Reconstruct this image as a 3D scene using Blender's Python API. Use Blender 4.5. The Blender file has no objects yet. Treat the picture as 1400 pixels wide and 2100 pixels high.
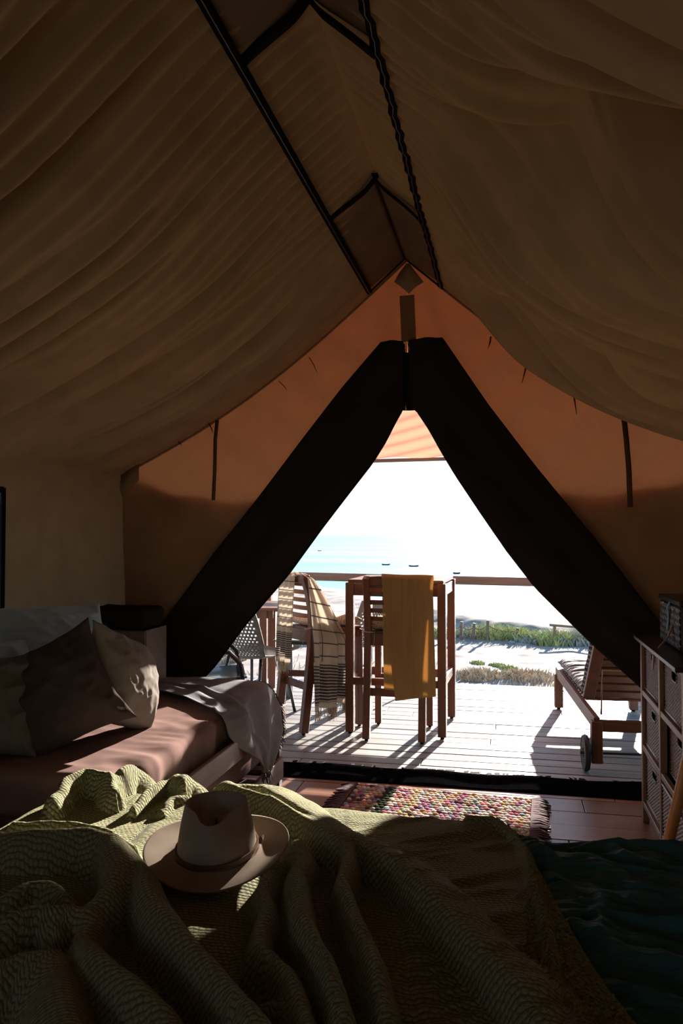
import bpy, bmesh, math, random
import numpy as np
from mathutils import Vector, Matrix

# ---------------------------------------------------------------- camera, sky, sun, exposure
EYE = 1.37                       # eye height above the deck (deck top is z = 0, the tent floor lies 0.02 lower)
FPX = 1600.0                     # focal length in pixels of a 1400 x 2100 frame
YAW = math.radians(12.0)
PITCH = math.radians(1.61)
SC = bpy.context.scene
cam_d = bpy.data.cameras.new('camera')
cam = bpy.data.objects.new('camera', cam_d)
SC.collection.objects.link(cam)
cam.location = (0, 0, EYE)
cam.rotation_euler = (math.radians(90) + PITCH, 0, YAW)
cam_d.sensor_fit = 'HORIZONTAL'
cam_d.sensor_width = 24.0
cam_d.lens = 24.0 * FPX / 1400.0
cam_d.clip_start = 0.02
cam_d.clip_end = 20000
SC.camera = cam

SUN_AZ = math.radians(11.0)      # clockwise from +Y, towards +X
SUN_EL = math.radians(14.9)
world = bpy.data.worlds.new('world')
SC.world = world
world.use_nodes = True
wn = world.node_tree
wn.nodes.clear()
w_out = wn.nodes.new('ShaderNodeOutputWorld')
w_bg = wn.nodes.new('ShaderNodeBackground')
w_tc = wn.nodes.new('ShaderNodeTexCoord')
w_sp = wn.nodes.new('ShaderNodeSeparateXYZ')
w_rp = wn.nodes.new('ShaderNodeValToRGB')          # hazy seaside morning: white horizon, soft blue overhead
el = w_rp.color_ramp.elements
for q in range(3): el.new(.5)
for e_, (p_, c_) in zip(el, ((0.0, (.92, .98, 1.06)), (.10, (.86, .95, 1.05)), (.25, (.50, .68, .84)), (.55, (.20, .44, .72)), (1.0, (.13, .36, .70)))):
    e_.position = p_; e_.color = (*c_, 1)
w_bg.inputs['Strength'].default_value = 1.15
wn.links.new(w_tc.outputs['Generated'], w_sp.inputs[0])
wn.links.new(w_sp.outputs[2], w_rp.inputs[0])
wn.links.new(w_rp.outputs[0], w_bg.inputs[0])
wn.links.new(w_bg.outputs[0], w_out.inputs[0])

sun_d = bpy.data.lights.new('sun', 'SUN')
sun_d.energy = 16.5
sun_d.angle = math.radians(0.8)
sun_d.color = (1.0, 0.90, 0.80)
sun = bpy.data.objects.new('sun', sun_d)
SC.collection.objects.link(sun)
sd = Vector((math.sin(SUN_AZ) * math.cos(SUN_EL), math.cos(SUN_AZ) * math.cos(SUN_EL), math.sin(SUN_EL)))
sun.rotation_euler = sd.to_track_quat('Z', 'Y').to_euler()
sun.location = (3, 12, 9)

SC.view_settings.view_transform = 'Standard'
SC.view_settings.look = 'None'
SC.view_settings.gamma = 1.0
SC.view_settings.use_curve_mapping = False
SC.view_settings.exposure = 0.55

random.seed(7)
RNG = np.random.RandomState(11)
PI = math.pi

# ---------------------------------------------------------------- pixel -> point helpers (photograph 1400 x 2100)
_M = cam.rotation_euler.to_matrix()


def ray(px, py):
    return _M @ Vector(((px - 700) / FPX, (1050 - py) / FPX, -1.0))


def at_y(px, py, Y):
    d = ray(px, py); t = Y / d.y
    return Vector((d.x * t, Y, EYE + d.z * t))


def at_x(px, py, X):
    d = ray(px, py); t = X / d.x
    return Vector((X, d.y * t, EYE + d.z * t))


def at_z(px, py, z):
    d = ray(px, py); t = (z - EYE) / d.z
    return Vector((d.x * t, d.y * t, z))


def cw(x, Z, z=0.0):
    """camera-frame offset (right, forward) to the world"""
    return Vector((-math.sin(YAW) * Z + math.cos(YAW) * x, math.cos(YAW) * Z + math.sin(YAW) * x, z))


# ---------------------------------------------------------------- numpy noise
_L = RNG.rand(512, 512)


def vnoise(x, y, seed=0):
    x = np.asarray(x, float) + seed * 17.31
    y = np.asarray(y, float) + seed * 9.17
    x, y = np.broadcast_arrays(x, y)
    xi = np.floor(x).astype(int); yi = np.floor(y).astype(int)
    fx = x - xi; fy = y - yi
    fx = fx * fx * fx * (fx * (fx * 6 - 15) + 10); fy = fy * fy * fy * (fy * (fy * 6 - 15) + 10)
    a = _L[xi % 512, yi % 512]; b = _L[(xi + 1) % 512, yi % 512]
    c = _L[xi % 512, (yi + 1) % 512]; d = _L[(xi + 1) % 512, (yi + 1) % 512]
    return (a * (1 - fx) + b * fx) * (1 - fy) + (c * (1 - fx) + d * fx) * fy


def fbm(x, y, o=4, seed=0):
    r = 0; a = 0.5
    for k in range(o):
        r = r + a * (vnoise(x * 2 ** k, y * 2 ** k, seed + k) - 0.5); a *= 0.5
    return r


def ridged(x, y, seed=0):
    return 1 - 2 * np.abs(vnoise(x, y, seed) - 0.5) * 2 * 0.9


def sstep(a, b, x):
    t = np.clip((x - a) / (b - a), 0, 1)
    return t * t * (3 - 2 * t)


# ---------------------------------------------------------------- object helpers
COL = SC.collection


def link(o, parent=None):
    COL.objects.link(o)
    if parent is not None:
        o.parent = parent
    return o


def thing(name, label, cat, loc=(0, 0, 0), rz=0.0, group=None):
    o = bpy.data.objects.new(name, None)
    o.empty_display_size = 0.1
    link(o)
    o.location = loc
    o.rotation_euler = (0, 0, rz)
    o['label'] = label; o['category'] = cat
    if group: o['group'] = group
    return o


def tag(o, label=None, cat=None, group=None, kind=None):
    if label: o['label'] = label
    if cat: o['category'] = cat
    if group: o['group'] = group
    if kind: o['kind'] = kind
    return o


def dup(root, loc, rz, label, group=None):
    r = root.copy(); COL.objects.link(r)
    r.location = loc; r.rotation_euler = (0, 0, rz); r['label'] = label
    if group: r['group'] = group
    for ch in list(root.children):
        c = ch.copy(); COL.objects.link(c); c.parent = r
        for g in list(ch.children):
            d = g.copy(); COL.objects.link(d); d.parent = c
    return r


def mesh(name, V, F, m, parent=None, smooth=False, uv=None, kind=None):
    me = bpy.data.meshes.new(name)
    me.from_pydata([tuple(v) for v in V], [], [tuple(f) for f in F])
    me.materials.append(m)
    if smooth:
        me.polygons.foreach_set('use_smooth', [True] * len(me.polygons))
    if uv is not None:
        ul = me.uv_layers.new(name='UVMap')
        li = np.empty(len(me.loops), dtype=np.int32)
        me.loops.foreach_get('vertex_index', li)
        ul.data.foreach_set('uv', np.asarray(uv, dtype=np.float32)[li].ravel())
    me.update()
    o = bpy.data.objects.new(name, me)
    link(o, parent)
    if kind: o['kind'] = kind
    return o


def grid_mesh(name, P, m, parent=None, UV=None, thick=0.0, mask=None, smooth=True, kind=None, offset=-1):
    """P: (n, m, 3) array of points"""
    n, k = P.shape[:2]
    me = bpy.data.meshes.new(name)
    idx = np.arange(n * k).reshape(n, k)
    q = np.stack([idx[:-1, :-1], idx[1:, :-1], idx[1:, 1:], idx[:-1, 1:]], -1).reshape(-1, 4)
    if mask is not None:
        q = q[mask.reshape(-1)]
    me.vertices.add(n * k)
    me.vertices.foreach_set('co', P.reshape(-1).astype(np.float32))
    me.loops.add(len(q) * 4)
    me.loops.foreach_set('vertex_index', q.reshape(-1).astype(np.int32))
    me.polygons.add(len(q))
    me.polygons.foreach_set('loop_start', np.arange(0, len(q) * 4, 4, dtype=np.int32))
    me.materials.append(m)
    me.update(calc_edges=True)
    if smooth:
        me.polygons.foreach_set('use_smooth', [True] * len(q))
    if UV is not None:
        ul = me.uv_layers.new(name='UVMap')
        ul.data.foreach_set('uv', UV.reshape(-1, 2)[q.reshape(-1)].astype(np.float32).ravel())
    if mask is not None:
        bm = bmesh.new(); bm.from_mesh(me)
        bmesh.ops.delete(bm, geom=[v for v in bm.verts if not v.link_faces], context='VERTS')
        bm.to_mesh(me); bm.free()
    me.validate()
    o = bpy.data.objects.new(name, me)
    link(o, parent)
    if thick:
        s = o.modifiers.new('solid', 'SOLIDIFY'); s.thickness = thick; s.offset = offset
    if kind: o['kind'] = kind
    return o


class MB:
    """collects simple shapes into one mesh"""

    def __init__(self):
        self.V = []; self.F = []

    def box(self, c, s, M=None):
        i = len(self.V)
        for dz in (-.5, .5):
            for dx, dy in ((-.5, -.5), (.5, -.5), (.5, .5), (-.5, .5)):
                v = Vector((c[0] + dx * s[0], c[1] + dy * s[1], c[2] + dz * s[2]))
                self.V.append(M @ v if M else v)
        for f in ((3, 2, 1, 0), (4, 5, 6, 7), (0, 1, 5, 4), (1, 2, 6, 5), (2, 3, 7, 6), (3, 0, 4, 7)):
            self.F.append([i + a for a in f])
        return self

    def sweep(self, pts, w, h=None, n=4, up=(0, 0, 1), taper=None, cap=True):
        """n == 4: rectangular section w x h; otherwise round of diameter w"""
        pts = [Vector(p) for p in pts]
        h = w if h is None else h
        i0 = len(self.V); N = len(pts); up = Vector(up)
        for k, p in enumerate(pts):
            t = (pts[min(k + 1, N - 1)] - pts[max(k - 1, 0)]).normalized()
            u = up if abs(t.dot(up)) < .95 else Vector((0, 1, 0)) if abs(t.y) < .9 else Vector((1, 0, 0))
            a = t.cross(u).normalized(); b = a.cross(t).normalized()
            s = taper[k] if taper else 1.0
            if n == 4:
                for x, y in ((-1, -1), (1, -1), (1, 1), (-1, 1)):
                    self.V.append(p + a * (x * w / 2 * s) + b * (y * h / 2 * s))
            else:
                for j in range(n):
                    an = 2 * PI * j / n
                    self.V.append(p + a * (math.cos(an) * w / 2 * s) + b * (math.sin(an) * h / 2 * s))
        for k in range(N - 1):
            for j in range(n):
                self.F.append([i0 + k * n + j, i0 + k * n + (j + 1) % n, i0 + (k + 1) * n + (j + 1) % n, i0 + (k + 1) * n + j])
        if cap:
            self.F.append([i0 + j for j in range(n)][::-1])
            self.F.append([i0 + (N - 1) * n + j for j in range(n)])
        return self

    def lathe(self, prof, c=(0, 0, 0), n=24, axis='z'):
        i0 = len(self.V); N = len(prof)
        for r, z in prof:
            for j in range(n):
                a = 2 * PI * j / n
                if axis == 'z': v = (c[0] + r * math.cos(a), c[1] + r * math.sin(a), c[2] + z)
                else: v = (c[0] + z, c[1] + r * math.cos(a), c[2] + r * math.sin(a))
                self.V.append(Vector(v))
        for k in range(N - 1):
            for j in range(n):
                self.F.append([i0 + k * n + j, i0 + k * n + (j + 1) % n, i0 + (k + 1) * n + (j + 1) % n, i0 + (k + 1) * n + j])
        return self

    def build(self, name, m, parent=None, bev=0.0, smooth=False, kind=None):
        me = bpy.data.meshes.new(name)
        me.from_pydata([tuple(v) for v in self.V], [], self.F)
        bm = bmesh.new(); bm.from_mesh(me)
        bmesh.ops.recalc_face_normals(bm, faces=bm.faces)
        if bev:
            es = [e for e in bm.edges if len(e.link_faces) == 2 and e.calc_face_angle(0) > .9]
            bmesh.ops.bevel(bm, geom=es, offset=bev, segments=1, affect='EDGES', clamp_overlap=True)
        bm.to_mesh(me); bm.free()
        me.materials.append(m)
        if smooth: me.polygons.foreach_set('use_smooth', [True] * len(me.polygons))
        o = bpy.data.objects.new(name, me)
        link(o, parent)
        if kind: o['kind'] = kind
        return o


def beam(name, p0, p1, w, h, m, parent=None, bev=.003, up=(0, 0, 1)):
    return MB().sweep([p0, p1], w, h, up=up).build(name, m, parent, bev)


# ---------------------------------------------------------------- materials
def new_mat(name):
    m = bpy.data.materials.new(name); m.use_nodes = True
    nt = m.node_tree; nt.nodes.clear()
    return m, nt, nt.nodes, nt.links


def coords(N, L, kind='Object', scale=(1, 1, 1), rot=(0, 0, 0)):
    tc = N.new('ShaderNodeTexCoord'); mp = N.new('ShaderNodeMapping')
    mp.inputs['Scale'].default_value = scale
    mp.inputs['Rotation'].default_value = rot
    L.new(tc.outputs[kind], mp.inputs['Vector'])
    return mp.outputs[0]


def noise_fac(N, L, vec, scale, detail=4, rough=.6):
    t = N.new('ShaderNodeTexNoise')
    t.inputs['Scale'].default_value = scale; t.inputs['Detail'].default_value = detail
    t.inputs['Roughness'].default_value = rough
    if vec: L.new(vec, t.inputs['Vector'])
    return t.outputs['Fac']


def ramp(N, L, fac, stops):
    r = N.new('ShaderNodeValToRGB')
    el = r.color_ramp.elements
    while len(el) < len(stops): el.new(.5)
    for e, (p, c) in zip(el, stops):
        e.position = p; e.color = (c[0], c[1], c[2], 1)
    L.new(fac, r.inputs[0])
    return r.outputs[0]


def mathn(N, L, op, a, b=None, c=None):
    n = N.new('ShaderNodeMath'); n.operation = op
    for i, v in enumerate((a, b, c)):
        if v is None: continue
        if isinstance(v, (int, float)): n.inputs[i].default_value = v
        else: L.new(v, n.inputs[i])
    return n.outputs[0]


def bumpn(N, L, h, strength=.3, dist=.01):
    b = N.new('ShaderNodeBump'); b.inputs['Strength'].default_value = strength
    b.inputs['Distance'].default_value = dist
    L.new(h, b.inputs['Height'])
    return b.outputs[0]


def simple(name, c, rough=.6, var=.25, nscale=12, bump=.15, metal=0, spec=.5, bscale=None, coord='Object'):
    m, nt, N, L = new_mat(name)
    v = coords(N, L, coord)
    f = noise_fac(N, L, v, nscale)
    lo = [x * (1 - var) for x in c]; hi = [min(1, x * (1 + var)) for x in c]
    col = ramp(N, L, f, [(.3, lo), (.7, hi)])
    b = N.new('ShaderNodeBsdfPrincipled'); o = N.new('ShaderNodeOutputMaterial')
    L.new(col, b.inputs['Base Color'])
    b.inputs['Roughness'].default_value = rough; b.inputs['Metallic'].default_value = metal
    b.inputs['Specular IOR Level'].default_value = spec
    f2 = noise_fac(N, L, v, bscale or nscale * 6)
    L.new(bumpn(N, L, f2, bump, .005), b.inputs['Normal'])
    L.new(b.outputs[0], o.inputs[0])
    return m


def wood(name, c1, c2, axis=0, rough=.5, scale=1.0, bump=.25, per_object=False, spec=.5):
    m, nt, N, L = new_mat(name)
    s = [22 * scale] * 3; s[axis] = 1.6 * scale
    v = coords(N, L, 'Object', s)
    if per_object:
        oi = N.new('ShaderNodeObjectInfo')
        ad = N.new('ShaderNodeVectorMath'); ad.operation = 'ADD'
        cm = N.new('ShaderNodeCombineXYZ')
        k = mathn(N, L, 'MULTIPLY', oi.outputs['Random'], 60.0)
        L.new(k, cm.inputs[0]); L.new(k, cm.inputs[1]); L.new(k, cm.inputs[2])
        L.new(v, ad.inputs[0]); L.new(cm.outputs[0], ad.inputs[1]); v = ad.outputs[0]
    f = noise_fac(N, L, v, 1.0, 6, .65)
    col = ramp(N, L, f, [(.28, c1), (.5, [(a + b) / 2 for a, b in zip(c1, c2)]), (.72, c2)])
    if per_object:
        hv = N.new('ShaderNodeHueSaturation')
        L.new(col, hv.inputs['Color'])
        L.new(mathn(N, L, 'MULTIPLY_ADD', oi.outputs['Random'], .5, .75), hv.inputs['Value'])
        col = hv.outputs[0]
    b = N.new('ShaderNodeBsdfPrincipled'); o = N.new('ShaderNodeOutputMaterial')
    L.new(col, b.inputs['Base Color'])
    b.inputs['Roughness'].default_value = rough
    b.inputs['Specular IOR Level'].default_value = spec
    L.new(bumpn(N, L, f, bump, .004), b.inputs['Normal'])
    L.new(b.outputs[0], o.inputs[0])
    return m


def cloth(name, c, trans=.3, tc=None, var=.15, weave=900, bump=.1, nscale=5, coord='Object', stretch=(1, 1, 1)):
    """woven cloth: diffuse plus light passing through"""
    m, nt, N, L = new_mat(name)
    v = coords(N, L, coord, stretch)
    f = noise_fac(N, L, v, nscale)
    col = ramp(N, L, f, [(.3, [x * (1 - var) for x in c]), (.7, [min(1, x * (1 + var)) for x in c])])
    d = N.new('ShaderNodeBsdfDiffuse'); L.new(col, d.inputs[0])
    f2 = noise_fac(N, L, v, weave, 2)
    bn = bumpn(N, L, f2, bump, .002)
    L.new(bn, d.inputs['Normal'])
    o = N.new('ShaderNodeOutputMaterial')
    if trans > 0:
        t = N.new('ShaderNodeBsdfTranslucent')
        t.inputs[0].default_value = (*(tc or c), 1)
        mx = N.new('ShaderNodeMixShader'); mx.inputs[0].default_value = trans
        L.new(d.outputs[0], mx.inputs[1]); L.new(t.outputs[0], mx.inputs[2])
        L.new(mx.outputs[0], o.inputs[0])
    else:
        L.new(d.outputs[0], o.inputs[0])
    return m


M_ROOF = cloth('canvas_roof', (.34, .228, .13), .075, (.50, .34, .19))
M_GABLE = cloth('canvas_gable', (.34, .21, .12), .15, (.80, .34, .14))
M_WALL = cloth('canvas_wall', (.30, .20, .11), .05, (.5, .32, .16))
M_VENT = cloth('canvas_vent', (.20, .14, .09), .03, (.35, .25, .14))
M_FLAP = cloth('door_flap_cloth', (.026, .023, .022), .015, (.25, .15, .08), bump=.2)
M_FLAPMID = cloth('door_panel_cloth', (.014, .015, .02), 0)
M_TAPE = simple('black_webbing', (.003, .003, .0035), .8, .2, 200, .2, spec=.1)
M_PATCH = cloth('reinforcing_patch', (.36, .25, .14), .16, (.55, .42, .22))
M_FLOOR = wood('laminate_floor', (.20, .085, .045), (.33, .15, .085), 0, .35, .5, .05, True)
M_DECK = wood('weathered_deck_board', (.155, .15, .15), (.34, .325, .315), 0, .5, 1.0, .5, True, .45)
M_TEAK_Z = wood('teak_upright', (.085, .030, .014), (.20, .075, .036), 2, .45)
M_TEAK_X = wood('teak_crosswise', (.085, .030, .014), (.20, .075, .036), 0, .45)
M_TEAK_Y = wood('teak_lengthwise', (.09, .032, .015), (.21, .08, .038), 1, .45)
M_DBED = wood('daybed_timber', (.13, .085, .065), (.26, .19, .15), 1, .6, .8)
M_DBED_Z = wood('daybed_timber_upright', (.07, .04, .03), (.14, .09, .065), 2, .55)
M_CAB = wood('cabinet_timber', (.16, .085, .055), (.29, .17, .12), 1, .45)
M_CAB_Z = wood('cabinet_timber_upright', (.17, .09, .06), (.31, .19, .14), 2, .45)
M_CABTOP = simple('cabinet_top', (.02, .016, .015), .35, .2)
M_SAND = simple('sand_ground', (.25, .19, .165), .95, .30, 3, .6, bscale=30)
M_RAIL = wood('railing_log', (.13, .085, .06), (.27, .19, .145), 0, .8)
M_STICK = wood('honey_pole', (.45, .20, .07), (.60, .30, .12), 2, .35)

# ---------------------------------------------------------------- setting: tent
RX, RZ = -0.563, 2.97            # ridge
HW, EZ = 1.80, 1.74              # half width, eave height
YF, YB = 4.50, -1.70             # front and back gables
XL, XR = RX - HW, RX + HW
ZF = -0.02                       # tent floor


def sag_of(s):
    return .115 * np.sin(PI * np.clip(s, 0, 1)) ** 1.0


def roof_fold(s, y, side):
    """displacement along the outward normal"""
    w = y + .10 * np.sin(s * 3 + side) * (1 - s) + .22 * s * s * (y - 2.6) * .12
    env = np.sin(PI * np.clip(s, 0, 1) ** .85) ** .8 * sstep(.06, .42, s)
    near = sstep(5.2, 3.6, y) * .8 + .2
    gain = 1.45 if side < 0 else 2.6
    big = gain * (np.clip(ridged(w * 3.3 + 3 * side, s * 1.0, 5 + side), 0, 1) ** 1.5 - .5) * .115 + .03 * (ridged(w * 1.3, s, 15 + side) - .5)
    mid = (ridged(w * 7.6 + s * 1.0, s * 1.1 + side, 9 + side) - .5) * .035
    pleat = np.sin(w * 2 * PI / .085 + 1.5 * vnoise(w * 2, s * 3, 4)) * .015 * sstep(.75, .12, s) * sstep(0, .04, s)
    return env * near * (big + mid) + pleat * sstep(4.35, 3.3, y) + .03 * env * np.sin(y * 1.1 + side)


parts_V = []
roof_objs = []
ceil = bpy.data.objects.new('ceiling', None); link(ceil); ceil['kind'] = 'structure'
tag(ceil, 'pitched brown canvas tent ceiling with soft folds running down from the ridge')
for side in (-1, 1):
    s = np.linspace(0, 1, 110)[:, None]; y = np.linspace(YB, YF, 640)[None, :]
    s, y = np.broadcast_arrays(s, y)
    x = RX + side * HW * s; z = RZ + (EZ - RZ) * s - sag_of(s)
    d = roof_fold(s, y, side) * sstep(YF, YF - .25, y)
    nx, nz = side * .564, .826
    P = np.stack([x + nx * d, y, z + nz * d], -1)
    o = grid_mesh('ceiling_canvas', P if side < 0 else P[::-1], M_ROOF, ceil)


def roof_pt(side, dx, y, off=.012, fold=1.0):
    s = dx / HW
    z = RZ + (EZ - RZ) * s - float(sag_of(np.array(s)))
    d = float(roof_fold(np.array([[s]]), np.array([[y]]), side)[0, 0]) * float(sstep(YF, YF - .25, y)) * fold - off
    return Vector((RX + side * (dx + .564 * d), y, z + .826 * d))


def ribbon(name, pts, w, across, m, parent=None, t=.004):
    P = []
    for p, a in zip(pts, across):
        a = Vector(a).normalized() * (w / 2)
        P.append([tuple(Vector(p) - a), tuple(Vector(p) + a)])
    return grid_mesh(name, np.array(P), m, parent, thick=t, smooth=False)


# unseen fly sheet added over the canvas roof to stop sun streaks
P = np.zeros((60, 41, 3))
for j, yv in enumerate(np.linspace(YB - .3, 4.62, 60)):
    for k, q in enumerate(np.linspace(-1, 1, 41)):
        P[j, k] = (RX + q * (HW + .45), yv, RZ + .20 - .66 * abs(q) * (HW + .45) - .05 * math.sin(PI * abs(q)))
fly = grid_mesh('added_fly_sheet', P, cloth('added_fly_cloth', (.40, .30, .18), .22, (.75, .55, .32)), None)
tag(fly, 'unseen fly sheet added above the tent roof to diffuse the sun', kind='structure')

# black webbing tapes on the ceiling
for side, nm in ((-1, 'trim_1'), (1, 'trim_2')):
    ys = np.linspace(.6, 4.39, 90)
    pts = [roof_pt(side, .218, yy, .026, .25) for yy in ys]
    if side > 0: pts = [p + Vector((.0025 * math.sin(yy * 34), 0, 0)) for p, yy in zip(pts, ys)]
    o = ribbon(nm, pts, .034, [(side * .8, 0, -.5)] * len(pts), M_TAPE)
    tag(o, 'black webbing tape running along the %s side of the ceiling vents' % ('left' if side < 0 else 'right'), kind='structure')
    k = ribbon('seam', [p + Vector((0, 0, -.006)) for p in pts], .005, [(side * .8, 0, -.5)] * len(pts), simple('tape_edge', (.03, .03, .03), .3), o, .002)
for i, (yy, w, lab) in enumerate(((4.39, .018, 'thin black V of tape nearest the door at the end of the front vent'), (3.36, .042, 'broad black V of tape at the near end of the front vent'), (2.17, .05, 'broad black V of tape high up above the bed'), (.95, .05, 'black V of tape at the back of the rear vent'))):
    pts = [roof_pt(-1, .218 * (1 - t), yy, .02) for t in np.linspace(0, .999, 12)] + [roof_pt(1, .218 * t, yy, .02) for t in np.linspace(.001, 1, 12)]
    o = ribbon('trim_%d' % (i + 3), pts, w, [(0, 1, 0)] * len(pts), M_TAPE)
    tag(o, lab, kind='structure')
# smooth vent panels
for i, (ya, yb, lab) in enumerate(((3.37, 4.385, 'smooth dark vent panel under the ridge nearest the door'), (.96, 2.16, 'smooth dark vent panel under the ridge at the top of the picture'))):
    ys = np.linspace(ya, yb, 14)
    P = []
    for yy in ys:
        P.append([tuple(roof_pt(-1, .212 * (1 - t), ya + (yy - ya), .014).lerp(Vector((RX - .212 * (1 - t), yy, RZ - .683 * .212 * (1 - t) - .04)), .55)) for t in np.linspace(0, .999, 10)] +
                 [tuple(roof_pt(1, .212 * t, yy, .014).lerp(Vector((RX + .212 * t, yy, RZ - .683 * .212 * t - .04)), .55)) for t in np.linspace(.001, 1, 10)])
    o = grid_mesh('trim_%d' % (i + 7), np.array(P), M_VENT, None, smooth=False)
    tag(o, lab, kind='structure')

# side walls
for side, nm, lab in ((-1, 'wall_left', 'brown canvas side wall behind the daybed'), (1, 'wall_right', 'brown canvas side wall behind the drawer unit')):
    yy = np.linspace(YB, YF + .05, 260)[:, None]; zz = np.linspace(ZF, EZ, 60)[None, :]
    yy, zz = np.broadcast_arrays(yy, zz)
    t = (zz - ZF) / (EZ - ZF)
    d = .018 * np.sin(PI * t) * np.sin(yy * 3.1 + .8 * np.sin(zz * 3)) + .012 * fbm(yy * 5, zz * 1.5, 3, 3) * np.sin(PI * t)
    P = np.stack([RX + side * HW + d, yy, zz], -1)
    mask = None
    if side < 0:
        ym = (yy[:-1, :-1] + yy[1:, 1:]) / 2; zm = (zz[:-1, :-1] + zz[1:, 1:]) / 2
        mask = ~((ym < 3.29) & (ym > 2.45) & (zm > .85) & (zm < 1.58)) & ~((ym < .5) & (ym > -.3) & (zm > 1.1) & (zm < 1.45))  # second, unseen opening is added to let in fill light
    o = grid_mesh(nm, P, M_WALL, None, mask=mask)
    tag(o, lab, kind='structure')
# side window: black framing tape, canvas curtain tied part open
win = bpy.data.objects.new('window_1', None); link(win); win.location = (XL, 2.87, 1.2); win['kind'] = 'structure'
tag(win, 'side window of the tent at the left edge of the picture, framed in black tape')
f = MB()
f.box((.012, .43, 0), (.012, .03, .78)).box((.012, -.43, 0), (.012, .03, .78)).box((.012, 0, .38), (.012, .86, .03)).box((.012, 0, -.38), (.012, .86, .03))
f.build('window_frame', M_TAPE, win)
yy = np.concatenate([np.linspace(-.43, .20, 90)])[:, None]; zz = np.linspace(-.38, .38, 24)[None, :]
yy, zz = np.broadcast_arrays(yy, zz)
P = np.stack([-.03 + .012 * np.sin(yy * 60), yy, zz], -1)
grid_mesh('curtain', P, cloth('pale_curtain', (.5, .42, .30), .12), win)


def wobble(a, n, amp, seed):
    return a + amp * fbm(n * 3, n * 0 + seed, 3, seed)


# gables: each side is a ruled surface between the side wall / roof line and a centre line
def roof_z(x):
    s = np.clip(np.abs(x - RX) / HW, 0, 1)
    return RZ + (EZ - RZ) * s - sag_of(s)


BZ = [-.13, .12, .45, .82, 1.18, 1.52, 1.84, 2.12]
# door opening edges traced on the gable plane: (pixel x, pixel y)
L_IN = [(372, 1500), (408, 1400), (440, 1366), (500, 1283), (545, 1230), (590, 1178), (660, 1083), (720, 1005), (764, 948), (790, 905), (808, 868), (822, 843), (838, 830)]
R_IN = [(1470, 1560), (1385, 1480), (1310, 1405), (1225, 1330), (1155, 1262), (1098, 1205), (1040, 1130), (985, 1050), (935, 975), (905, 925), (880, 880), (868, 862), (852, 838), (842, 830)]
L_OUT = [(235, 1420), (288, 1335), (370, 1228), (440, 1132), (520, 1030), (600, 925), (700, 797), (780, 702)]
R_OUT = [(1475, 1450), (1400, 1345), (1340, 1262), (1230, 1120), (1100, 960), (1000, 830), (905, 695)]
YD = YF - .045                    # plane of the dark door flaps


def edge_fn(pix, Y):
    pts = sorted([at_y(a, b, Y) for a, b in pix], key=lambda p: p.z)
    zs = [p.z for p in pts]; xs = [p.x for p in pts]
    return lambda z: np.interp(z, zs, xs), zs[0], zs[-1]


fLi, zl0, zl1 = edge_fn(L_IN, YD)
fRi, zr0, zr1 = edge_fn(R_IN, YD)
fLo, _, zlt = edge_fn(L_OUT, YD)
fRo, _, zrt = edge_fn(R_OUT, YD)
APZ = min(zl1, zr1)

# canvas gable, two halves, meeting above the door
gable = bpy.data.objects.new('wall_front', None); link(gable); gable['kind'] = 'structure'; gable.location = (0, 0, 0)
tag(gable, 'orange brown canvas front gable around the open doorway')
for side in (-1, 1):
    n, k = 150, 110
    P = np.zeros((n, k, 3))
    for i in range(n):
        t = i / (n - 1)
        # lower end of each row on the outer line, upper end on the door side line
        # rows by height
        z = ZF + (RZ - .005 - ZF) * t
        # outer x where the roof line passes this height
        xs = np.linspace(0, HW, 400); rz = roof_z(RX + xs)
        dxo = HW if z <= EZ else float(np.interp(-z, -rz, xs))
        xo = RX + side * dxo
        if z < 2.42:
            xi = float((fLi if side < 0 else fRi)(z)) + side * .035 if z < APZ else RX + side * .0
            if z >= APZ: xi = RX + .0
        else: xi = RX
        if side * (xi - xo) > 0: xi = xo
        for j in range(k):
            u = j / (k - 1)
            P[i, j] = (xo + (xi - xo) * u, 0, z)
    X, Z = P[..., 0], P[..., 2]
    dc = np.abs(X - RX)
    # drape folds sweeping from the apex down to the sides
    r = (Z - 1.55) * 1.0 + dc * .9
    fold = .030 * np.exp(-((dc - (.10 + .62 * np.clip((2.75 - Z) / 1.3, 0, 2) ** 1.25)) / .055) ** 2) * sstep(1.35, 1.75, Z) * sstep(2.95, 2.6, Z)
    fold2 = .014 * np.sin((dc * .8 - Z) * 17 + side) * sstep(1.2, 2.0, Z) * sstep(2.9, 2.3, Z)
    low = .02 * np.sin(dc * 9 + Z * 1.4) * sstep(1.4, .8, Z)
    P[..., 1] = YF - fold - fold2 * .8 - low + .03 * fbm(X * 4, Z * 4, 3, 7)
    grid_mesh('gable_canvas', P if side > 0 else P[:, ::-1], M_GABLE, gable)
    # outer second layer of cloth over the lower part (closed window flap) : its top edge shows as a line
    n, k = 60, 80
    P = np.zeros((n, k, 3))
    for j in range(k):
        u = j / (k - 1)
        xo = RX + side * (HW - .005)
        top = (1.70, 1.66, 1.60, 1.57, 1.56, 1.57, 1.62) if side < 0 else (1.70, 1.68, 1.62, 1.585, 1.58, 1.585, 1.60)
        for i in range(n):
            xi_t = RX + side * .55
            x = xo + (xi_t - xo) * u
            zt = float(np.interp(u, np.linspace(0, 1, 7), top)) + .012 * math.sin(u * 19)
            z = ZF + (zt - ZF) * i / (n - 1)
            lim = float((fLi if side < 0 else fRi)(min(z, APZ))) + side * .06
            if side * (x - lim) < 0: x = lim
            P[i, j] = (x, YF + .05 + .012 * math.sin(x * 9 + z * 2), z)
    grid_mesh('window_flap', P, cloth('outer_flap_%d' % (side + 2), (.10, .075, .05), .0, (.4, .22, .1)), gable)

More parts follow.
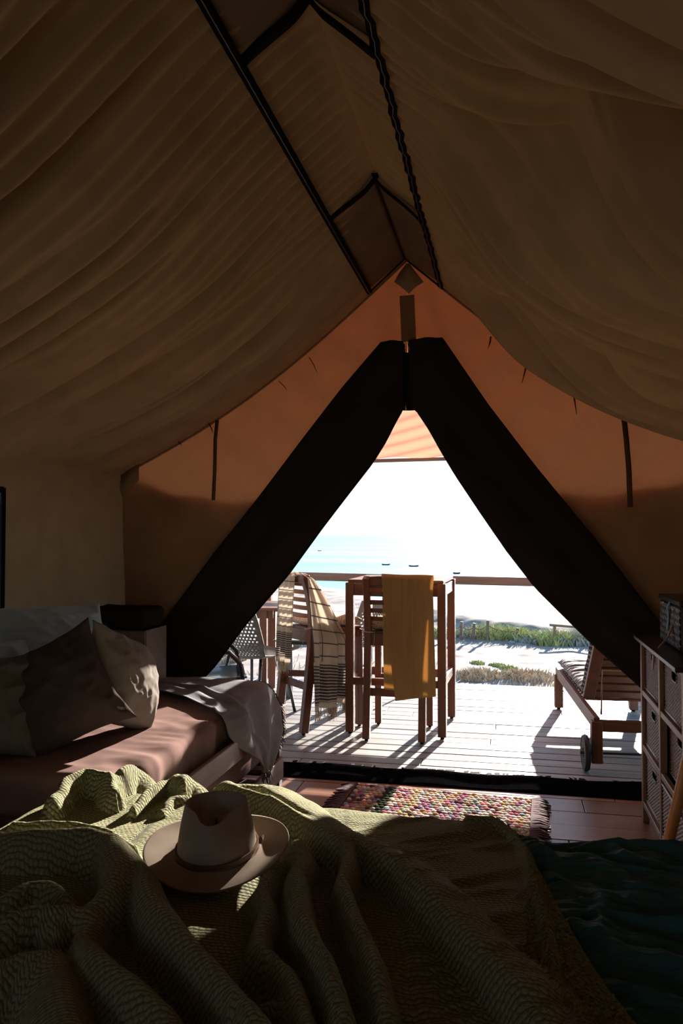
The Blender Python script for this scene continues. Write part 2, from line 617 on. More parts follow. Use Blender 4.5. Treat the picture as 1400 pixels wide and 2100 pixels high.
# dark door flaps rolled back on both sides
def door_flap(nm, fi, fo, ztop, side, lab):
    n, k = 170, 34
    P = np.zeros((n, k, 3))
    for i in range(n):
        z = ZF + .01 + (ztop - ZF - .01) * i / (n - 1)
        xi = float(fi(z)) if z < APZ else RX + side * .018
        xo = float(fo(z))
        for j in range(k):
            u = j / (k - 1)
            x = xi + (xo - xi) * u
            y = YD - .022 * math.sin(PI * u) ** .7 - .012 * math.sin(u * 9 + z * 4) * u * (1 - u) * 3 - .01 * math.sin(z * 5 + u * 3)
            P[i, j] = (x, y, z)
    o = grid_mesh(nm, P, M_FLAP, None, thick=.012)
    tag(o, lab, kind='structure')
    # piping along the door edge
    rim = MB().sweep([P[i, 0] + np.array([0, .004, 0]) for i in range(0, n, 3)], .014, n=6)
    rim.build('flap_hem', M_TAPE, o, smooth=True)
    return o


door_flap('door_1', fLi, fLo, zlt, -1, 'dark brown door flap held back on the left of the doorway')
door_flap('door_2', fRi, fRo, zrt, 1, 'dark brown door flap held back on the right of the doorway')
# still-zipped dark strip above the opening
n = 30
P = np.zeros((n, 9, 3))
for i in range(n):
    z = APZ - .03 + (2.42 - APZ + .03) * i / (n - 1)
    for j in range(9):
        u = j / 8
        P[i, j] = (RX - .012 - .062 + .125 * u, YD + .018 - .008 * math.sin(PI * u * 2), z)
o = grid_mesh('door_3', P, M_FLAPMID, None, thick=.006)
tag(o, 'narrow dark zipped strip of door cloth above the opening', kind='structure')
z3 = MB()
for i in range(26):
    z3.box((RX - .012, YD + .004, APZ + .02 + i * .012), (.008, .006, .006))
z3.build('zip', M_TAPE, o, kind='stuff')
MB().sweep([(RX - .006, YD - .005, APZ + .012), (RX - .004, YD - .02, APZ - .008), (RX - .004, YD - .012, APZ - .03)], .006, n=6).build('zip_pull', simple('brass', (.5, .35, .2), .35, metal=1), o, smooth=True)
# hanging hook between the flap tops
p = at_y(838, 712, YD - .02)
MB().sweep([p + Vector((-.004, 0, .02)), p, p + Vector((.006, 0, -.02)), p + Vector((.012, 0, 0))], .006, n=6).build('hook', simple('brass_hook', (.45, .3, .18), .35, metal=1), o, smooth=True)

# apex patch, pole silhouette strip, hanging straps, corner patch
P = np.array([[tuple(at_y(a, b, YF - .05)) for a, b in row] for row in (((833, 540), (836, 540), (839, 540)), ((818, 560), (836, 556), (854, 560)), ((808, 578), (838, 574), (868, 578)), ((822, 588), (838, 602), (852, 588)))])
o = grid_mesh('trim_9', P, M_PATCH, None, thick=.004, smooth=False); tag(o, 'pale reinforcing patch at the peak of the front gable', kind='structure')
MB().sweep([at_y(834, 606, YF - .045), at_y(838, 700, YF - .045)], .085, .006).build('trim_10', cloth('pole_silhouette', (.30, .18, .10), .13, (.80, .36, .15)), None)  # darker cloth strip paints the silhouette of the pole outside
tag(bpy.data.objects['trim_10'], 'dark vertical strip painting the pole silhouette below the gable peak', kind='structure')
for i, (pp, w, lab) in enumerate((([(445, 862), (441, 900), (440, 960), (437, 1026)], .022, 'dark vertical strap on the left half of the gable'), ([(1277, 838), (1284, 900), (1289, 960), (1292, 1040)], .028, 'dark vertical strap on the right half of the gable'))):
    pts = [at_y(a, b, YF - .05) for a, b in pp]
    o = ribbon('trim_%d' % (i + 11), pts, w, [(1, 0, 0)] * 4, cloth('strap_cloth', (.10, .06, .035), .02), None)
    tag(o, lab, kind='structure')
tk = 13
for (a, b, c, d_, lab) in ((428, 868, 436, 888, 'small dark tie near the left gable strap'), (362, 902, 372, 914, 'small dark tie at the far left of the gable seam'), (634, 733, 650, 765, 'small gathered tie left of the gable peak'), (1080, 735, 1070, 785, 'small tie below the gable seam right of the peak'), (1170, 788, 1182, 850, 'longer tie below the gable seam towards the right'), (1006, 690, 1000, 715, 'short tie right beside the gable peak'), (572, 782, 588, 800, 'short tie midway along the left gable seam')):
    p0 = at_y(a, b, YF - .05); p1 = at_y(c, d_, YF - .055)
    o = MB().sweep([p0, p0.lerp(p1, .5) + Vector((.004, 0, 0)), p1], .010, .004, taper=[1, .9, .3]).build('trim_%d' % tk, cloth('tie_cloth_%d' % tk, (.09, .05, .03), 0), None)
    tag(o, lab, kind='structure'); tk += 1
P = np.array([[tuple(at_y(248, 975, YF - .03)), tuple(at_y(284, 945, YF - .05))], [tuple(at_x(246, 1000, XL + .02)), tuple(at_y(284, 985, YF - .05))], [tuple(at_x(250, 1020, XL + .02)), tuple(at_y(262, 1008, YF - .04))]])
o = grid_mesh('trim_%d' % tk, P, M_PATCH, None, thick=.004, smooth=False); tag(o, 'pale corner patch where the left wall meets the gable', kind='structure')
# back gable
bx_ = [RX - HW, RX - 1.1, RX - .55, RX, RX + .55, RX + 1.1, RX + HW]
P = np.array([[(x, YB, z if z < 1.7 else float(roof_z(np.array(x)))) for x in bx_] for z in (ZF, .85, 1.65, 2.0)], float)
bmask = np.ones((3, 6), bool); bmask[1, 1] = bmask[1, 4] = False        # two openings added in the unseen rear wall to let in fill light
tag(grid_mesh('wall_back', P, M_WALL, None, smooth=False, mask=bmask), 'canvas rear wall of the tent behind the bed', kind='structure')
# seam lines of roof against gable and eave
MB().sweep([(RX - (HW) * t, YF - .02, float(roof_z(np.array(RX - HW * t))) - .008) for t in np.linspace(0, 1, 40)], .012, n=6).build('trim_%d' % (tk + 1), M_WALL, None)
tag(bpy.data.objects['trim_%d' % (tk + 1)], 'stitched seam between the left ceiling slope and the gable', kind='structure')
MB().sweep([(RX + (HW) * t, YF - .02, float(roof_z(np.array(RX + HW * t))) - .008) for t in np.linspace(0, 1, 40)], .012, n=6).build('trim_%d' % (tk + 2), M_WALL, None)
tag(bpy.data.objects['trim_%d' % (tk + 2)], 'stitched seam between the right ceiling slope and the gable', kind='structure')

# ---------------------------------------------------------------- floor, deck, sill
floor = MB().box((RX, (YB + YF) / 2, ZF - .03), (2 * HW, YF - YB, .02)).build('floor', simple('subfloor', (.05, .03, .02), .8), None)
tag(floor, 'reddish brown laminate floor inside the tent', kind='structure')


def plank_field(parent, x0, x1, y0, y1, w, top, thick, gap, m, name='plank', lens=(1.4, 2.6)):
    cache = {}
    k = 0
    y = y0
    while y < y1 - .02:
        x = x0 - random.random() * 1.0
        while x < x1:
            ln = round(random.uniform(*lens), 1)
            a = max(x, x0); b = min(x + ln, x1)
            if b - a > .08:
                key = round(b - a, 1)
                if key not in cache:
                    tmp = MB().box((0, 0, 0), (key - .004, w - gap, thick)).build('plank_proto', m, None, .0025)
                    cache[key] = tmp.data; bpy.data.objects.remove(tmp)
                o = bpy.data.objects.new(name, cache[key]); link(o, parent)
                o.location = ((a + b) / 2, y + w / 2, top - thick / 2 + random.uniform(-.0012, .0012))
                o.scale = ((b - a) / key, 1, 1)
                o.rotation_euler = (random.uniform(-.002, .002), 0, 0)
                k += 1
            x += ln
        y += w
    return k


plank_field(floor, XL + .02, XR - .02, 2.2, 4.50, .19, ZF, .02, .0015, M_FLOOR, 'floorboard', (1.2, 2.0))
deck = MB().box((-1, 5.92, -.16), (9, 2.5, .08)).build('deck', simple('deck_joist', (.05, .04, .035), .8), None)
tag(deck, 'weathered timber deck outside the tent door', kind='structure')
plank_field(deck, -5.2, 3.6, 4.52, 7.25, .137, 0, .028, .010, M_DECK, 'plank', (2.0, 4.6))
MB().box((-.8, 7.262, -.10), (8.8, .024, .19)).build('fascia', M_DECK, deck, .003)
# rolled dark canvas sill across the doorway
ys = np.linspace(-2.2, 1.2, 200)
P = np.zeros((200, 12, 3))
for i, x in enumerate(ys):
    wv = .010 * fbm(np.array(x * 6.0), np.array(0.3), 4, 3) + .008 * math.sin(x * 11)
    prof = [(4.335, -.018), (4.345, -.012), (4.36, -.008), (4.38, -.012), (4.40, -.006), (4.425, -.010), (4.45, -.004), (4.475, .002), (4.50, .010), (4.525, .014), (4.545, .009), (4.56, .003)]
    for j, (py_, pz_) in enumerate(prof):
        P[i, j] = (x, py_ + float(wv) * (j / 6), pz_ + (.5 * float(wv) if 1 < j < 10 else 0))
sill = grid_mesh('trim_30', P, simple('black_rubber_canvas', (.004, .004, .005), 1.0, .3, 30, .5, spec=.0), None, thick=.006)
tag(sill, 'crumpled black canvas sill along the foot of the doorway', kind='structure')
rg = MB()
for k in range(70):
    x = random.uniform(-1.4, .75)
    if random.random() < .5: x = random.uniform(-.55, .1)
    rg.sweep([(x, 4.52, .008), (x + random.uniform(-.012, .012), 4.545 + random.uniform(0, .02), .012), (x + random.uniform(-.02, .02), 4.56 + random.uniform(0, .035), .004)], random.uniform(.008, .03), .004, taper=[1, .8, .2])
rg.build('frayed_edge', M_TAPE, sill, kind='stuff')

# ---------------------------------------------------------------- awning over the deck
aw = thing('awning', 'orange pleated fabric awning over the deck just outside the doorway', 'awning', (RX, 4.6, 2.7))
n, k = 70, 220
P = np.zeros((n, k, 3))
for i in range(n):
    t = i / (n - 1)
    for j in range(k):
        u = j / (k - 1)
        x = -2.3 + 4.6 * u
        y = -.10 + 2.59 * t
        z = .50 - 1.13 * t + .012 * x + .10 * t * (1 - t) - .62 * abs(x) * (1 - t) ** 1.5
        pl = .011 * math.sin((t * 1.0 + x * .10) * 95 + 1.5 * math.sin(x * 2.2)) * (.3 + .7 * t)
        P[i, j] = (x, y + pl * .6, z + pl)
grid_mesh('canopy', P, cloth('awning_cloth', (.50, .24, .16), .30, (.78, .34, .22)), aw)
MB().sweep([(-2.35, 2.495, -.672), (2.35, 2.495, -.628)], .034, n=12).build('front_pole', M_RAIL, aw, smooth=True)

# ---------------------------------------------------------------- outdoors: ground, sea
GZ = -.42


def edge_far(x):
    return np.interp(x, [-40, -12, -5, -1.5, 0, 4, 9, 40], [60, 34, 23, 17.5, 15.0, 14.0, 13.4, 18])


xs = np.concatenate([np.linspace(-40, -6, 60), np.linspace(-5.9, 8, 240), np.linspace(8.2, 40, 50)])
ts = np.linspace(0, 1, 170)
P = np.zeros((len(ts), len(xs), 3))
for i, t in enumerate(ts):
    ef = edge_far(xs)
    tt = min(t / .86, 1)
    yv = 7.0 + (ef - 7.0) * tt
    z = GZ + .10 * fbm(xs * .7, yv * .7, 4, 2) + .05 * fbm(xs * 3, yv * 3, 3, 4)
    bank = sstep(.80, .93, tt + 0 * xs) * .16 * (1 + fbm(xs * .8, yv * 0, 3, 6))
    z = z + bank
    if t > .86:
        q = (t - .86) / .14
        yv = ef + q * 13; z = z - q ** 1.2 * 11.5
    P[i, :, 0] = xs; P[i, :, 1] = yv; P[i, :, 2] = z


def ground_z(x, y):
    ef = float(edge_far(x)); tt = (y - 7) / (ef - 7)
    return GZ + .10 * float(fbm(np.array(x * .7), np.array(y * .7), 4, 2)) + .05 * float(fbm(np.array(x * 3), np.array(y * 3), 3, 4)) + float(sstep(.80, .93, np.array(tt))) * .16 * (1 + float(fbm(np.array(x * .8), np.array(0.0), 3, 6)))


tag(grid_mesh('ground', P, M_SAND, None), 'pale sandy ground sloping from the deck to the bluff edge', kind='structure')
MB().box((0, 2, -.9), (14, 11, .4)).build('ground_under_tent', M_SAND, None)
tag(bpy.data.objects['ground_under_tent'], 'sandy ground below the raised tent and deck', kind='structure')

m, nt, N, L = new_mat('sea_water')
v = coords(N, L, 'Object', (.02, .12, 1))
f = noise_fac(N, L, v, 1.0, 6, .6)
v2 = coords(N, L, 'Object', (.0022, .018, 1))
f2 = noise_fac(N, L, v2, 1.0, 4, .55)
col = ramp(N, L, f2, [(.35, (.10, .36, .44)), (.55, (.18, .45, .52)), (.75, (.38, .54, .58))])
b = N.new('ShaderNodeBsdfPrincipled'); o_ = N.new('ShaderNodeOutputMaterial')
L.new(col, b.inputs['Base Color']); b.inputs['Roughness'].default_value = .4
L.new(bumpn(N, L, f, .4, 1.0), b.inputs['Normal'])
L.new(b.outputs[0], o_.inputs[0])
P = np.array([[(-6000, 20, -10.6), (6000, 20, -10.6)], [(-6000, 9000, -10.6), (6000, 9000, -10.6)]], float)
tag(grid_mesh('sea', P, m, None, smooth=False), 'bright turquoise sea out to the horizon', kind='structure')

M_BOAT = simple('boat_paint', (.12, .07, .06), .9, spec=.05)
for px, py, ln, lab in ((655, 1130, 2.6, 'tiny dark rowing boat far out on the sea, leftmost of the four'), (791, 1159, 3.2, 'tiny boat on the sea just above the left end of the bar table'), (848, 1162, 3.6, 'tiny boat on the sea above the mustard towel'), (936, 1177, 2.2, 'tiny boat on the sea right of the bar table, nearest the railing')):
    p = at_z(px, py, -10.6)
    bt = thing('boat', lab, 'boat', p, 0.15, 'small boats out on the bay')
    nn = 9; V = []; F = []
    for i in range(nn):
        t = -1 + 2 * i / (nn - 1); w = .22 * ln * (1 - t * t) ** .6 + .01
        for a, zz_ in ((-1, .5), (-.7, 0), (0, -.12), (.7, 0), (1, .5)):
            V.append((t * ln / 2, a * w, zz_ * .8 + .18 * t * t))
    for i in range(nn - 1):
        for j in range(4):
            F.append((i * 5 + j, i * 5 + j + 1, i * 5 + 6 + j, i * 5 + 5 + j))
    mesh('hull', V, F, M_BOAT, bt, True)
    MB().box((-.2 * ln, 0, .3), (.2, .38 * ln, .05)).build('bench', M_BOAT, bt)
    MB().box((.15 * ln, 0, .3), (.2, .38 * ln, .05)).build('bench', M_BOAT, bt)

# ---------------------------------------------------------------- railing
rl = thing('railing', 'weathered round log railing at the far edge of the deck', 'railing', (0, 7.16, 0))
MB().sweep([(x, .01 * math.sin(x * 2), .958 - .0135 * (x + 1)) for x in np.linspace(-4.6, 3.4, 30)], .078, n=14).build('rail', M_RAIL, rl, smooth=True)
for x in (-4.4, -2.25, 1.12, 3.2):
    beam('post', (x, .05, -.3), (x, .05, .90), .07, .07, M_RAIL, rl)

# ---------------------------------------------------------------- plants on the sand
M_DRY = simple('dry_grass', (.46, .37, .26), .9, .35, 3, 0)
M_GREEN = simple('succulent_green', (.40, .42, .16), .7, .35, 4, 0)
M_GREY = simple('grey_scrub', (.34, .33, .26), .9, .3, 5, 0)


def tuft(name, p, r, h, nb, m, lab, cat='shrub', group=None, lean=.6, w=.008):
    V = []; F = []
    for k in range(nb):
        a = random.uniform(0, 2 * PI); q = r * math.sqrt(random.random())
        x0 = q * math.cos(a); y0 = q * math.sin(a)
        hh = h * random.uniform(.5, 1.0) * (1 - .5 * (q / r) ** 2)
        dx = random.uniform(-lean, lean) * hh; dy = random.uniform(-lean, lean) * hh
        ww = w * random.uniform(.6, 1.4); b = random.uniform(0, PI)
        cx, cy = math.cos(b) * ww, math.sin(b) * ww
        i = len(V)
        V += [(x0 - cx, y0 - cy, -.02), (x0 + cx, y0 + cy, -.02), (x0 + dx * .5 + cx, y0 + dy * .5 + cy, hh * .6), (x0 + dx * .5 - cx, y0 + dy * .5 - cy, hh * .6), (x0 + dx, y0 + dy, hh)]
        F += [(i, i + 1, i + 2, i + 3), (i + 3, i + 2, i + 4)]
    o = mesh(name, V, F, m)
    o.location = p
    if lab: tag(o, lab, cat, group)
    return o


def gp(px, py):
    p = at_z(px, py, GZ + .02)
    p.z = ground_z(p.x, p.y) - .01
    return p


# dry scrub strip right beyond the deck: nobody could count the stalks
V = []; F = []
for k in range(11000):
    x = random.uniform(-3.2, 2.4); y = 7.35 + abs(random.gauss(0, 1.0))
    if float(vnoise(np.array(x * 1.7), np.array(y * 1.7), 8)) < .40: continue
    z = ground_z(x, y); h = random.uniform(.03, .13); dx, dy = random.uniform(-.06, .06), random.uniform(-.06, .06)
    w = random.uniform(.003, .008); b = random.uniform(0, PI); cx, cy = w * math.cos(b), w * math.sin(b); i = len(V)
    V += [(x - cx, y - cy, z - .01), (x + cx, y + cy, z - .01), (x + dx * .4 + cx, y + dy * .4 + cy, z + h * .6), (x + dx * .4 - cx, y + dy * .4 - cy, z + h * .6), (x + dx, y + dy, z + h)]
    F += [(i, i + 1, i + 2, i + 3), (i + 3, i + 2, i + 4)]
tag(mesh('dry_grass', V, F, M_DRY), 'low straw coloured dry grass growing beside the far deck edge', 'grass', kind='stuff')
for px, py, r, h, mm, lab in (
        (1005, 1305, .55, .30, M_GREEN, 'green shrub on the bank between the two left rope posts'),
        (960, 1306, .35, .22, M_GREY, 'grey green shrub just right of the bar table on the bank'),
        (1055, 1308, .45, .26, M_GREEN, 'widest green shrub in the middle of the bank'),
        (1090, 1313, .35, .16, M_GREY, 'low grey shrub in the middle of the bank beside the widest green one'),
        (1135, 1315, .42, .28, M_GREEN, 'yellow green shrub at the foot of the timber rail on the bank'),
        (1185, 1315, .5, .22, M_GREY, 'grey shrub on the bank beside the lounger backrest'),
        (905, 1303, .3, .24, M_GREEN, 'small green shrub on the bank seen between towel and table leg'),
        (978, 1358, .10, .07, M_GREEN, 'small green tuft on the bare sand, leftmost of three'),
        (1018, 1360, .12, .07, M_GREEN, 'small green tuft on the bare sand, middle of three'),
        (1043, 1366, .12, .08, M_GREEN, 'small green tuft on the bare sand, rightmost of three'),
        (990, 1385, .35, .14, M_DRY, 'brown scrub clump beside the deck right of the bar table'),
        (1080, 1388, .35, .13, M_DRY, 'brown scrub clump beside the deck in front of the lounger'),
        (590, 1320, .4, .2, M_GREY, 'grey scrub seen through the left bar chair'),
        (455, 1350, .35, .2, M_DRY, 'dry scrub seen behind the black armchair')):
    tuft('shrub', gp(px, py), r, h, int(900 * r + 120), mm, lab, 'shrub', 'shrubs on the sand beyond the deck', .9, .012)
ROCK = []
for px, py, s, lab in ((1048, 1318, .12, 'small dark stone left of the stone heap on the sand'), (1062, 1314, .16, 'grey stone in the heap below the bank, left one'), (1075, 1315, .18, 'grey stone in the heap below the bank, right one')):
    p = gp(px, py)
    bm = bmesh.new(); bmesh.ops.create_icosphere(bm, subdivisions=2, radius=s * .5)
    for vv in bm.verts: vv.co *= 1 + random.uniform(-.18, .18); vv.co.z *= .6
    me = bpy.data.meshes.new('stone'); bm.to_mesh(me); bm.free(); me.materials.append(simple('stone_grey', (.22, .2, .2), .9))
    o = bpy.data.objects.new('stone', me); link(o); o.location = (p.x, p.y, p.z + s * .2); tag(o, lab, 'stone', 'stones on the sand')
# rope fence and timber hitching rail at the bluff edge
rf = thing('rope_fence', 'low rope and post fence along the green bank', 'fence', gp(985, 1312))
base = rf.location.copy()
tops = []
for px, py, h in ((903, 1318, .36), (945, 1312, .30), (971, 1312, .28), (999, 1313, .34), (1060, 1312, .22)):
    p = gp(px, py) - base
    beam('post', p, p + Vector((.01, 0, h)), .05, .05, M_RAIL, rf)
    tops.append(p + Vector((0, 0, h * .75)))
MB().sweep([a.lerp(b_, t) + Vector((0, 0, -.05 * math.sin(PI * t))) for a, b_ in zip(tops[:-1], tops[1:]) for t in (0, .25, .5, .75)] + [tops[-1]], .016, n=5).build('rope', M_RAIL, rf)
hr = thing('timber_rail', 'thin timber rail on two posts standing at the bluff edge behind the lounger', 'fence', gp(1168, 1318))
base = hr.location.copy()
a = gp(1137, 1316) - base; c = gp(1199, 1320) - base
beam('post', a, a + Vector((0, 0, .30)), .045, .045, M_RAIL, hr)
beam('post', c, c + Vector((0, 0, .28)), .045, .045, M_RAIL, hr)
MB().sweep([a + Vector((-.08, 0, .31)), c + Vector((.25, 0, .27))], .04, n=8).build('crossbar', M_RAIL, hr, smooth=True)


# ---------------------------------------------------------------- bar chairs
def bar_chair(label):
    t = thing('bar_chair', label, 'chair', group=None)
    W, D = .37, .40
    for s in (-1, 1):
        MB().sweep([(s * W / 2, -D / 2 - .060, .012), (s * W / 2, -D / 2 - .020, .36), (s * W / 2, -D / 2 + .004, .60), (s * W / 2, -D / 2 + .012, .74), (s * W / 2, -D / 2 + .004, .86), (s * W / 2, -D / 2 - .02, .98), (s * W / 2, -D / 2 - .055, 1.08)], .048, .056, up=(0, 1, 0)).build('leg', M_TEAK_Z, t, .004)
        MB().sweep([(s * W / 2, D / 2, .012), (s * W / 2, D / 2 - .01, .69)], .045, .045, up=(0, 1, 0)).build('leg', M_TEAK_Z, t, .004)
        beam('side_rail', (s * W / 2, -D / 2, .665), (s * W / 2, D / 2, .665), .026, .06, M_TEAK_Y, t)
        beam('stretcher', (s * W / 2, -D / 2, .36), (s * W / 2, D / 2, .31), .024, .045, M_TEAK_Y, t)
        for yy in (-D / 2 - .060, D / 2):
            MB().lathe([(0, 0), (.012, 0), (.012, .014)], (s * W / 2, yy, 0), 8).build('foot_glide', M_TAPE, t)
    for yy, z in ((-D / 2, .31), (D / 2, .34)):
        beam('stretcher', (-W / 2, yy, z), (W / 2, yy, z), .024, .05, M_TEAK_X, t)
    for yy in (-D / 2 + .01, D / 2):
        beam('apron', (-W / 2, yy, .66), (W / 2, yy, .66), .024, .08, M_TEAK_X, t)
    for k in range(6):
        beam('seat_slat', (-W / 2 - .02, -D / 2 + .045 + k * .066, .705), (W / 2 + .02, -D / 2 + .045 + k * .066, .705), .058, .018, M_TEAK_X, t)
    for k in range(5):
        z = .80 + k * .056
        y0 = -D / 2 - .004 - (z - .85) * .22
        MB().sweep([(-W / 2 + .02, y0, z), (-W / 4, y0 - .012, z), (0, y0 - .016, z), (W / 4, y0 - .012, z), (W / 2 - .02, y0, z)], .016, .030).build('back_slat', M_TEAK_X, t, .003)
    MB().sweep([(-W / 2, -D / 2 - .05, 1.055), (-W / 4, -D / 2 - .063, 1.06), (0, -D / 2 - .067, 1.062), (W / 4, -D / 2 - .063, 1.06), (W / 2, -D / 2 - .05, 1.055)], .024, .06).build('top_rail', M_TEAK_X, t, .004)
    return t


def place_back(root, L_, N_):
    """stand the chair so its back legs fall on the two ground points"""
    d = N_ - L_; rz = math.atan2(d.y, d.x)
    mid = (L_ + N_) / 2
    off = Vector((-math.sin(rz), math.cos(rz), 0)) * .260
    root.location = (mid.x + off.x, mid.y + off.y, 0)
    root.rotation_euler = (0, 0, rz)


chairA = bar_chair('tall teak bar chair standing left, striped towel over its back')
place_back(chairA, cw(-.462, 5.68), cw(-.255, 5.36))
chairB = dup(chairA, (0, 0, 0), 0, 'tall teak bar chair at the bar table, mustard towel over its back')
place_back(chairB, cw(.170, 5.215), cw(.520, 5.135))
chairA['group'] = chairB['group'] = 'teak bar chairs on the deck'


# ---------------------------------------------------------------- pillows and cushions
def pillow(name, w, h, t, m, parent=None, n=56, seed=0, wr=.012, pinch=.10, power=2.2):
    u = np.linspace(-1, 1, n)[:, None]; v = np.linspace(-1, 1, n)[None, :]
    u, v = np.broadcast_arrays(u, v)
    prof = np.clip((1 - np.abs(u) ** power) * (1 - np.abs(v) ** power), 0, 1) ** .58
    x = u * w / 2 * (1 - pinch * (1 - v * v) * np.abs(u) ** 3); y = v * h / 2 * (1 - pinch * (1 - u * u) * np.abs(v) ** 3)
    wrk = wr * (ridged(u * 2.2 + v, v * 2.2 - u * .5, seed) - .5) * prof ** .5 * (np.abs(u) ** 2 + np.abs(v) ** 2 + .15)
    wrk = wrk + wr * .9 * fbm(u * 3, v * 3, 3, seed + 5) * prof + wr * .35 * (ridged(u * 5 + v * 3, v * 5 - u * 2, seed + 9) - .5) * prof ** .5 * (1 - .6 * prof)
    V = []; F = []
    top = np.stack([x, y, prof * t / 2 + wrk + .003], -1); bot = np.stack([x, y, -prof * t / 2 + .6 * wrk - .003], -1)
    V = np.concatenate([top.reshape(-1, 3), bot.reshape(-1, 3)]); off = n * n
    idx = np.arange(n * n).reshape(n, n)
    a = np.stack([idx[:-1, :-1], idx[1:, :-1], idx[1:, 1:], idx[:-1, 1:]], -1).reshape(-1, 4)
    F = [tuple(r) for r in a] + [tuple(r[::-1] + off) for r in a]
    for i in range(n - 1):
        for q in ((idx[i, 0], idx[i, 0 + 0] + off, idx[i + 1, 0] + off, idx[i + 1, 0]), (idx[i, -1], idx[i + 1, -1], idx[i + 1, -1] + off, idx[i, -1] + off),
                  (idx[0, i], idx[0, i + 1], idx[0, i + 1] + off, idx[0, i] + off), (idx[-1, i], idx[-1, i] + off, idx[-1, i + 1] + off, idx[-1, i + 1])):
            F.append(tuple(int(k) for k in q))
    o = mesh(name, V, F, m, parent, True)
    return o


def orient(o, c, normal, upv):
    """local z -> normal, local y -> roughly upv"""
    nrm = Vector(normal).normalized(); up = Vector(upv)
    x = up.cross(nrm).normalized(); y = nrm.cross(x).normalized()
    M = Matrix((x, y, nrm)).transposed().to_4x4(); M.translation = Vector(c)
    o.matrix_world = M
    bpy.context.view_layer.update()


# patterned seat cushions with ties
m, nt, N, L = new_mat('paisley_cushion_cloth')
v = coords(N, L, 'Object')
vo = N.new('ShaderNodeTexVoronoi'); vo.inputs['Scale'].default_value = 16; L.new(v, vo.inputs['Vector'])
wv = mathn(N, L, 'SINE', mathn(N, L, 'MULTIPLY', vo.outputs['Distance'], 30))
col = ramp(N, L, wv, [(.2, (.55, .45, .33)), (.55, (.42, .30, .20)), (.85, (.18, .13, .12))])
b = N.new('ShaderNodeBsdfPrincipled'); o_ = N.new('ShaderNodeOutputMaterial'); L.new(col, b.inputs['Base Color']); b.inputs['Roughness'].default_value = .9; L.new(b.outputs[0], o_.inputs[0])
M_PAIS = m
M_STRING = simple('tie_cord', (.45, .40, .32), .9)
for ch, lab in ((chairA, 'floral seat cushion tied onto the left bar chair'), (chairB, 'seat cushion tied onto the bar chair under the mustard towel')):
    c = thing('seat_cushion', lab, 'cushion', ch.location + Vector((0, 0, .715)), ch.rotation_euler.z, 'tied seat cushions on the bar chairs')
    p = pillow('pad', .41, .40, .07, M_PAIS, c, 24, 2, .004, .02, 6); p.location = (0, .015, .04)
    for s in (-1, 1):
        x = s * .185
        MB().sweep([(x * .92, -.16, .012), (x + s * .03, -.18, .015), (x + s * .036, -.23, .01), (x, -.245, 0), (x - s * .04, -.23, -.002), (x - s * .045, -.20, .0), (x - s * .05, -.235, -.04), (x - s * .045, -.24, -.10)], .006, n=5).build('cushion_tie', M_STRING, c)


# ---------------------------------------------------------------- towels
def hang(name, top_a, top_b, bot_a, bot_b, m, parent=None, nu=40, nv=60, pleats=3, amp=.015, over=None, bulge=.0, nrm=None, seed=0, vr=(0, 1)):
    """sheet hung between a top edge and a bottom edge"""
    ta, tb, ba, bb = map(Vector, (top_a, top_b, bot_a, bot_b))
    n_ = Vector(nrm).normalized()
    P = np.zeros((nv, nu, 3)); UV = np.zeros((nv, nu, 2))
    for i in range(nv):
        t = i / (nv - 1)
        for j in range(nu):
            u = j / (nu - 1)
            p = ta.lerp(tb, u).lerp(ba.lerp(bb, u), t)
            d = amp * math.sin(u * PI * 2 * pleats + seed + .8 * math.sin(t * 3 + seed)) * (.5 + .5 * t) + bulge * math.sin(PI * t) + amp * .5 * float(fbm(np.array(u * 5), np.array(t * 2), 3, seed))
            p = p + n_ * d
            P[i, j] = p; UV[i, j] = (u, vr[0] + (vr[1] - vr[0]) * t)
    return P, UV


def fringe(name, pts, m, parent, ln=.05, n=3, wd=.004, dirn=(0, 0, -1)):
    b_ = MB(); d = Vector(dirn)
    for a, c in zip(pts[:-1], pts[1:]):
        for k in range(n):
            p = Vector(a).lerp(Vector(c), (k + random.random()) / n)
            l = ln * random.uniform(.6, 1.15)
            e = p + d * l + Vector((random.uniform(-.25, .25) * l, random.uniform(-.25, .25) * l, 0))
            b_.sweep([p, p.lerp(e, .5) + Vector((random.uniform(-.003, .003), random.uniform(-.003, .003), 0)), e], wd, n=3, taper=[1, .9, .35])
    return b_.build(name, m, parent, kind='stuff')


# striped towel material: cream ground, fine brown window-pane lines, dense grey bands near the ends
m, nt, N, L = new_mat('striped_towel_cloth')
tc = N.new('ShaderNodeTexCoord'); sp = N.new('ShaderNodeSeparateXYZ'); L.new(tc.outputs['UV'], sp.inputs[0])
U, Vv = sp.outputs[0], sp.outputs[1]


def lines(x, freq, width):
    fr = mathn(N, L, 'FRACT', mathn(N, L, 'MULTIPLY', x, freq))
    return mathn(N, L, 'LESS_THAN', fr, width)


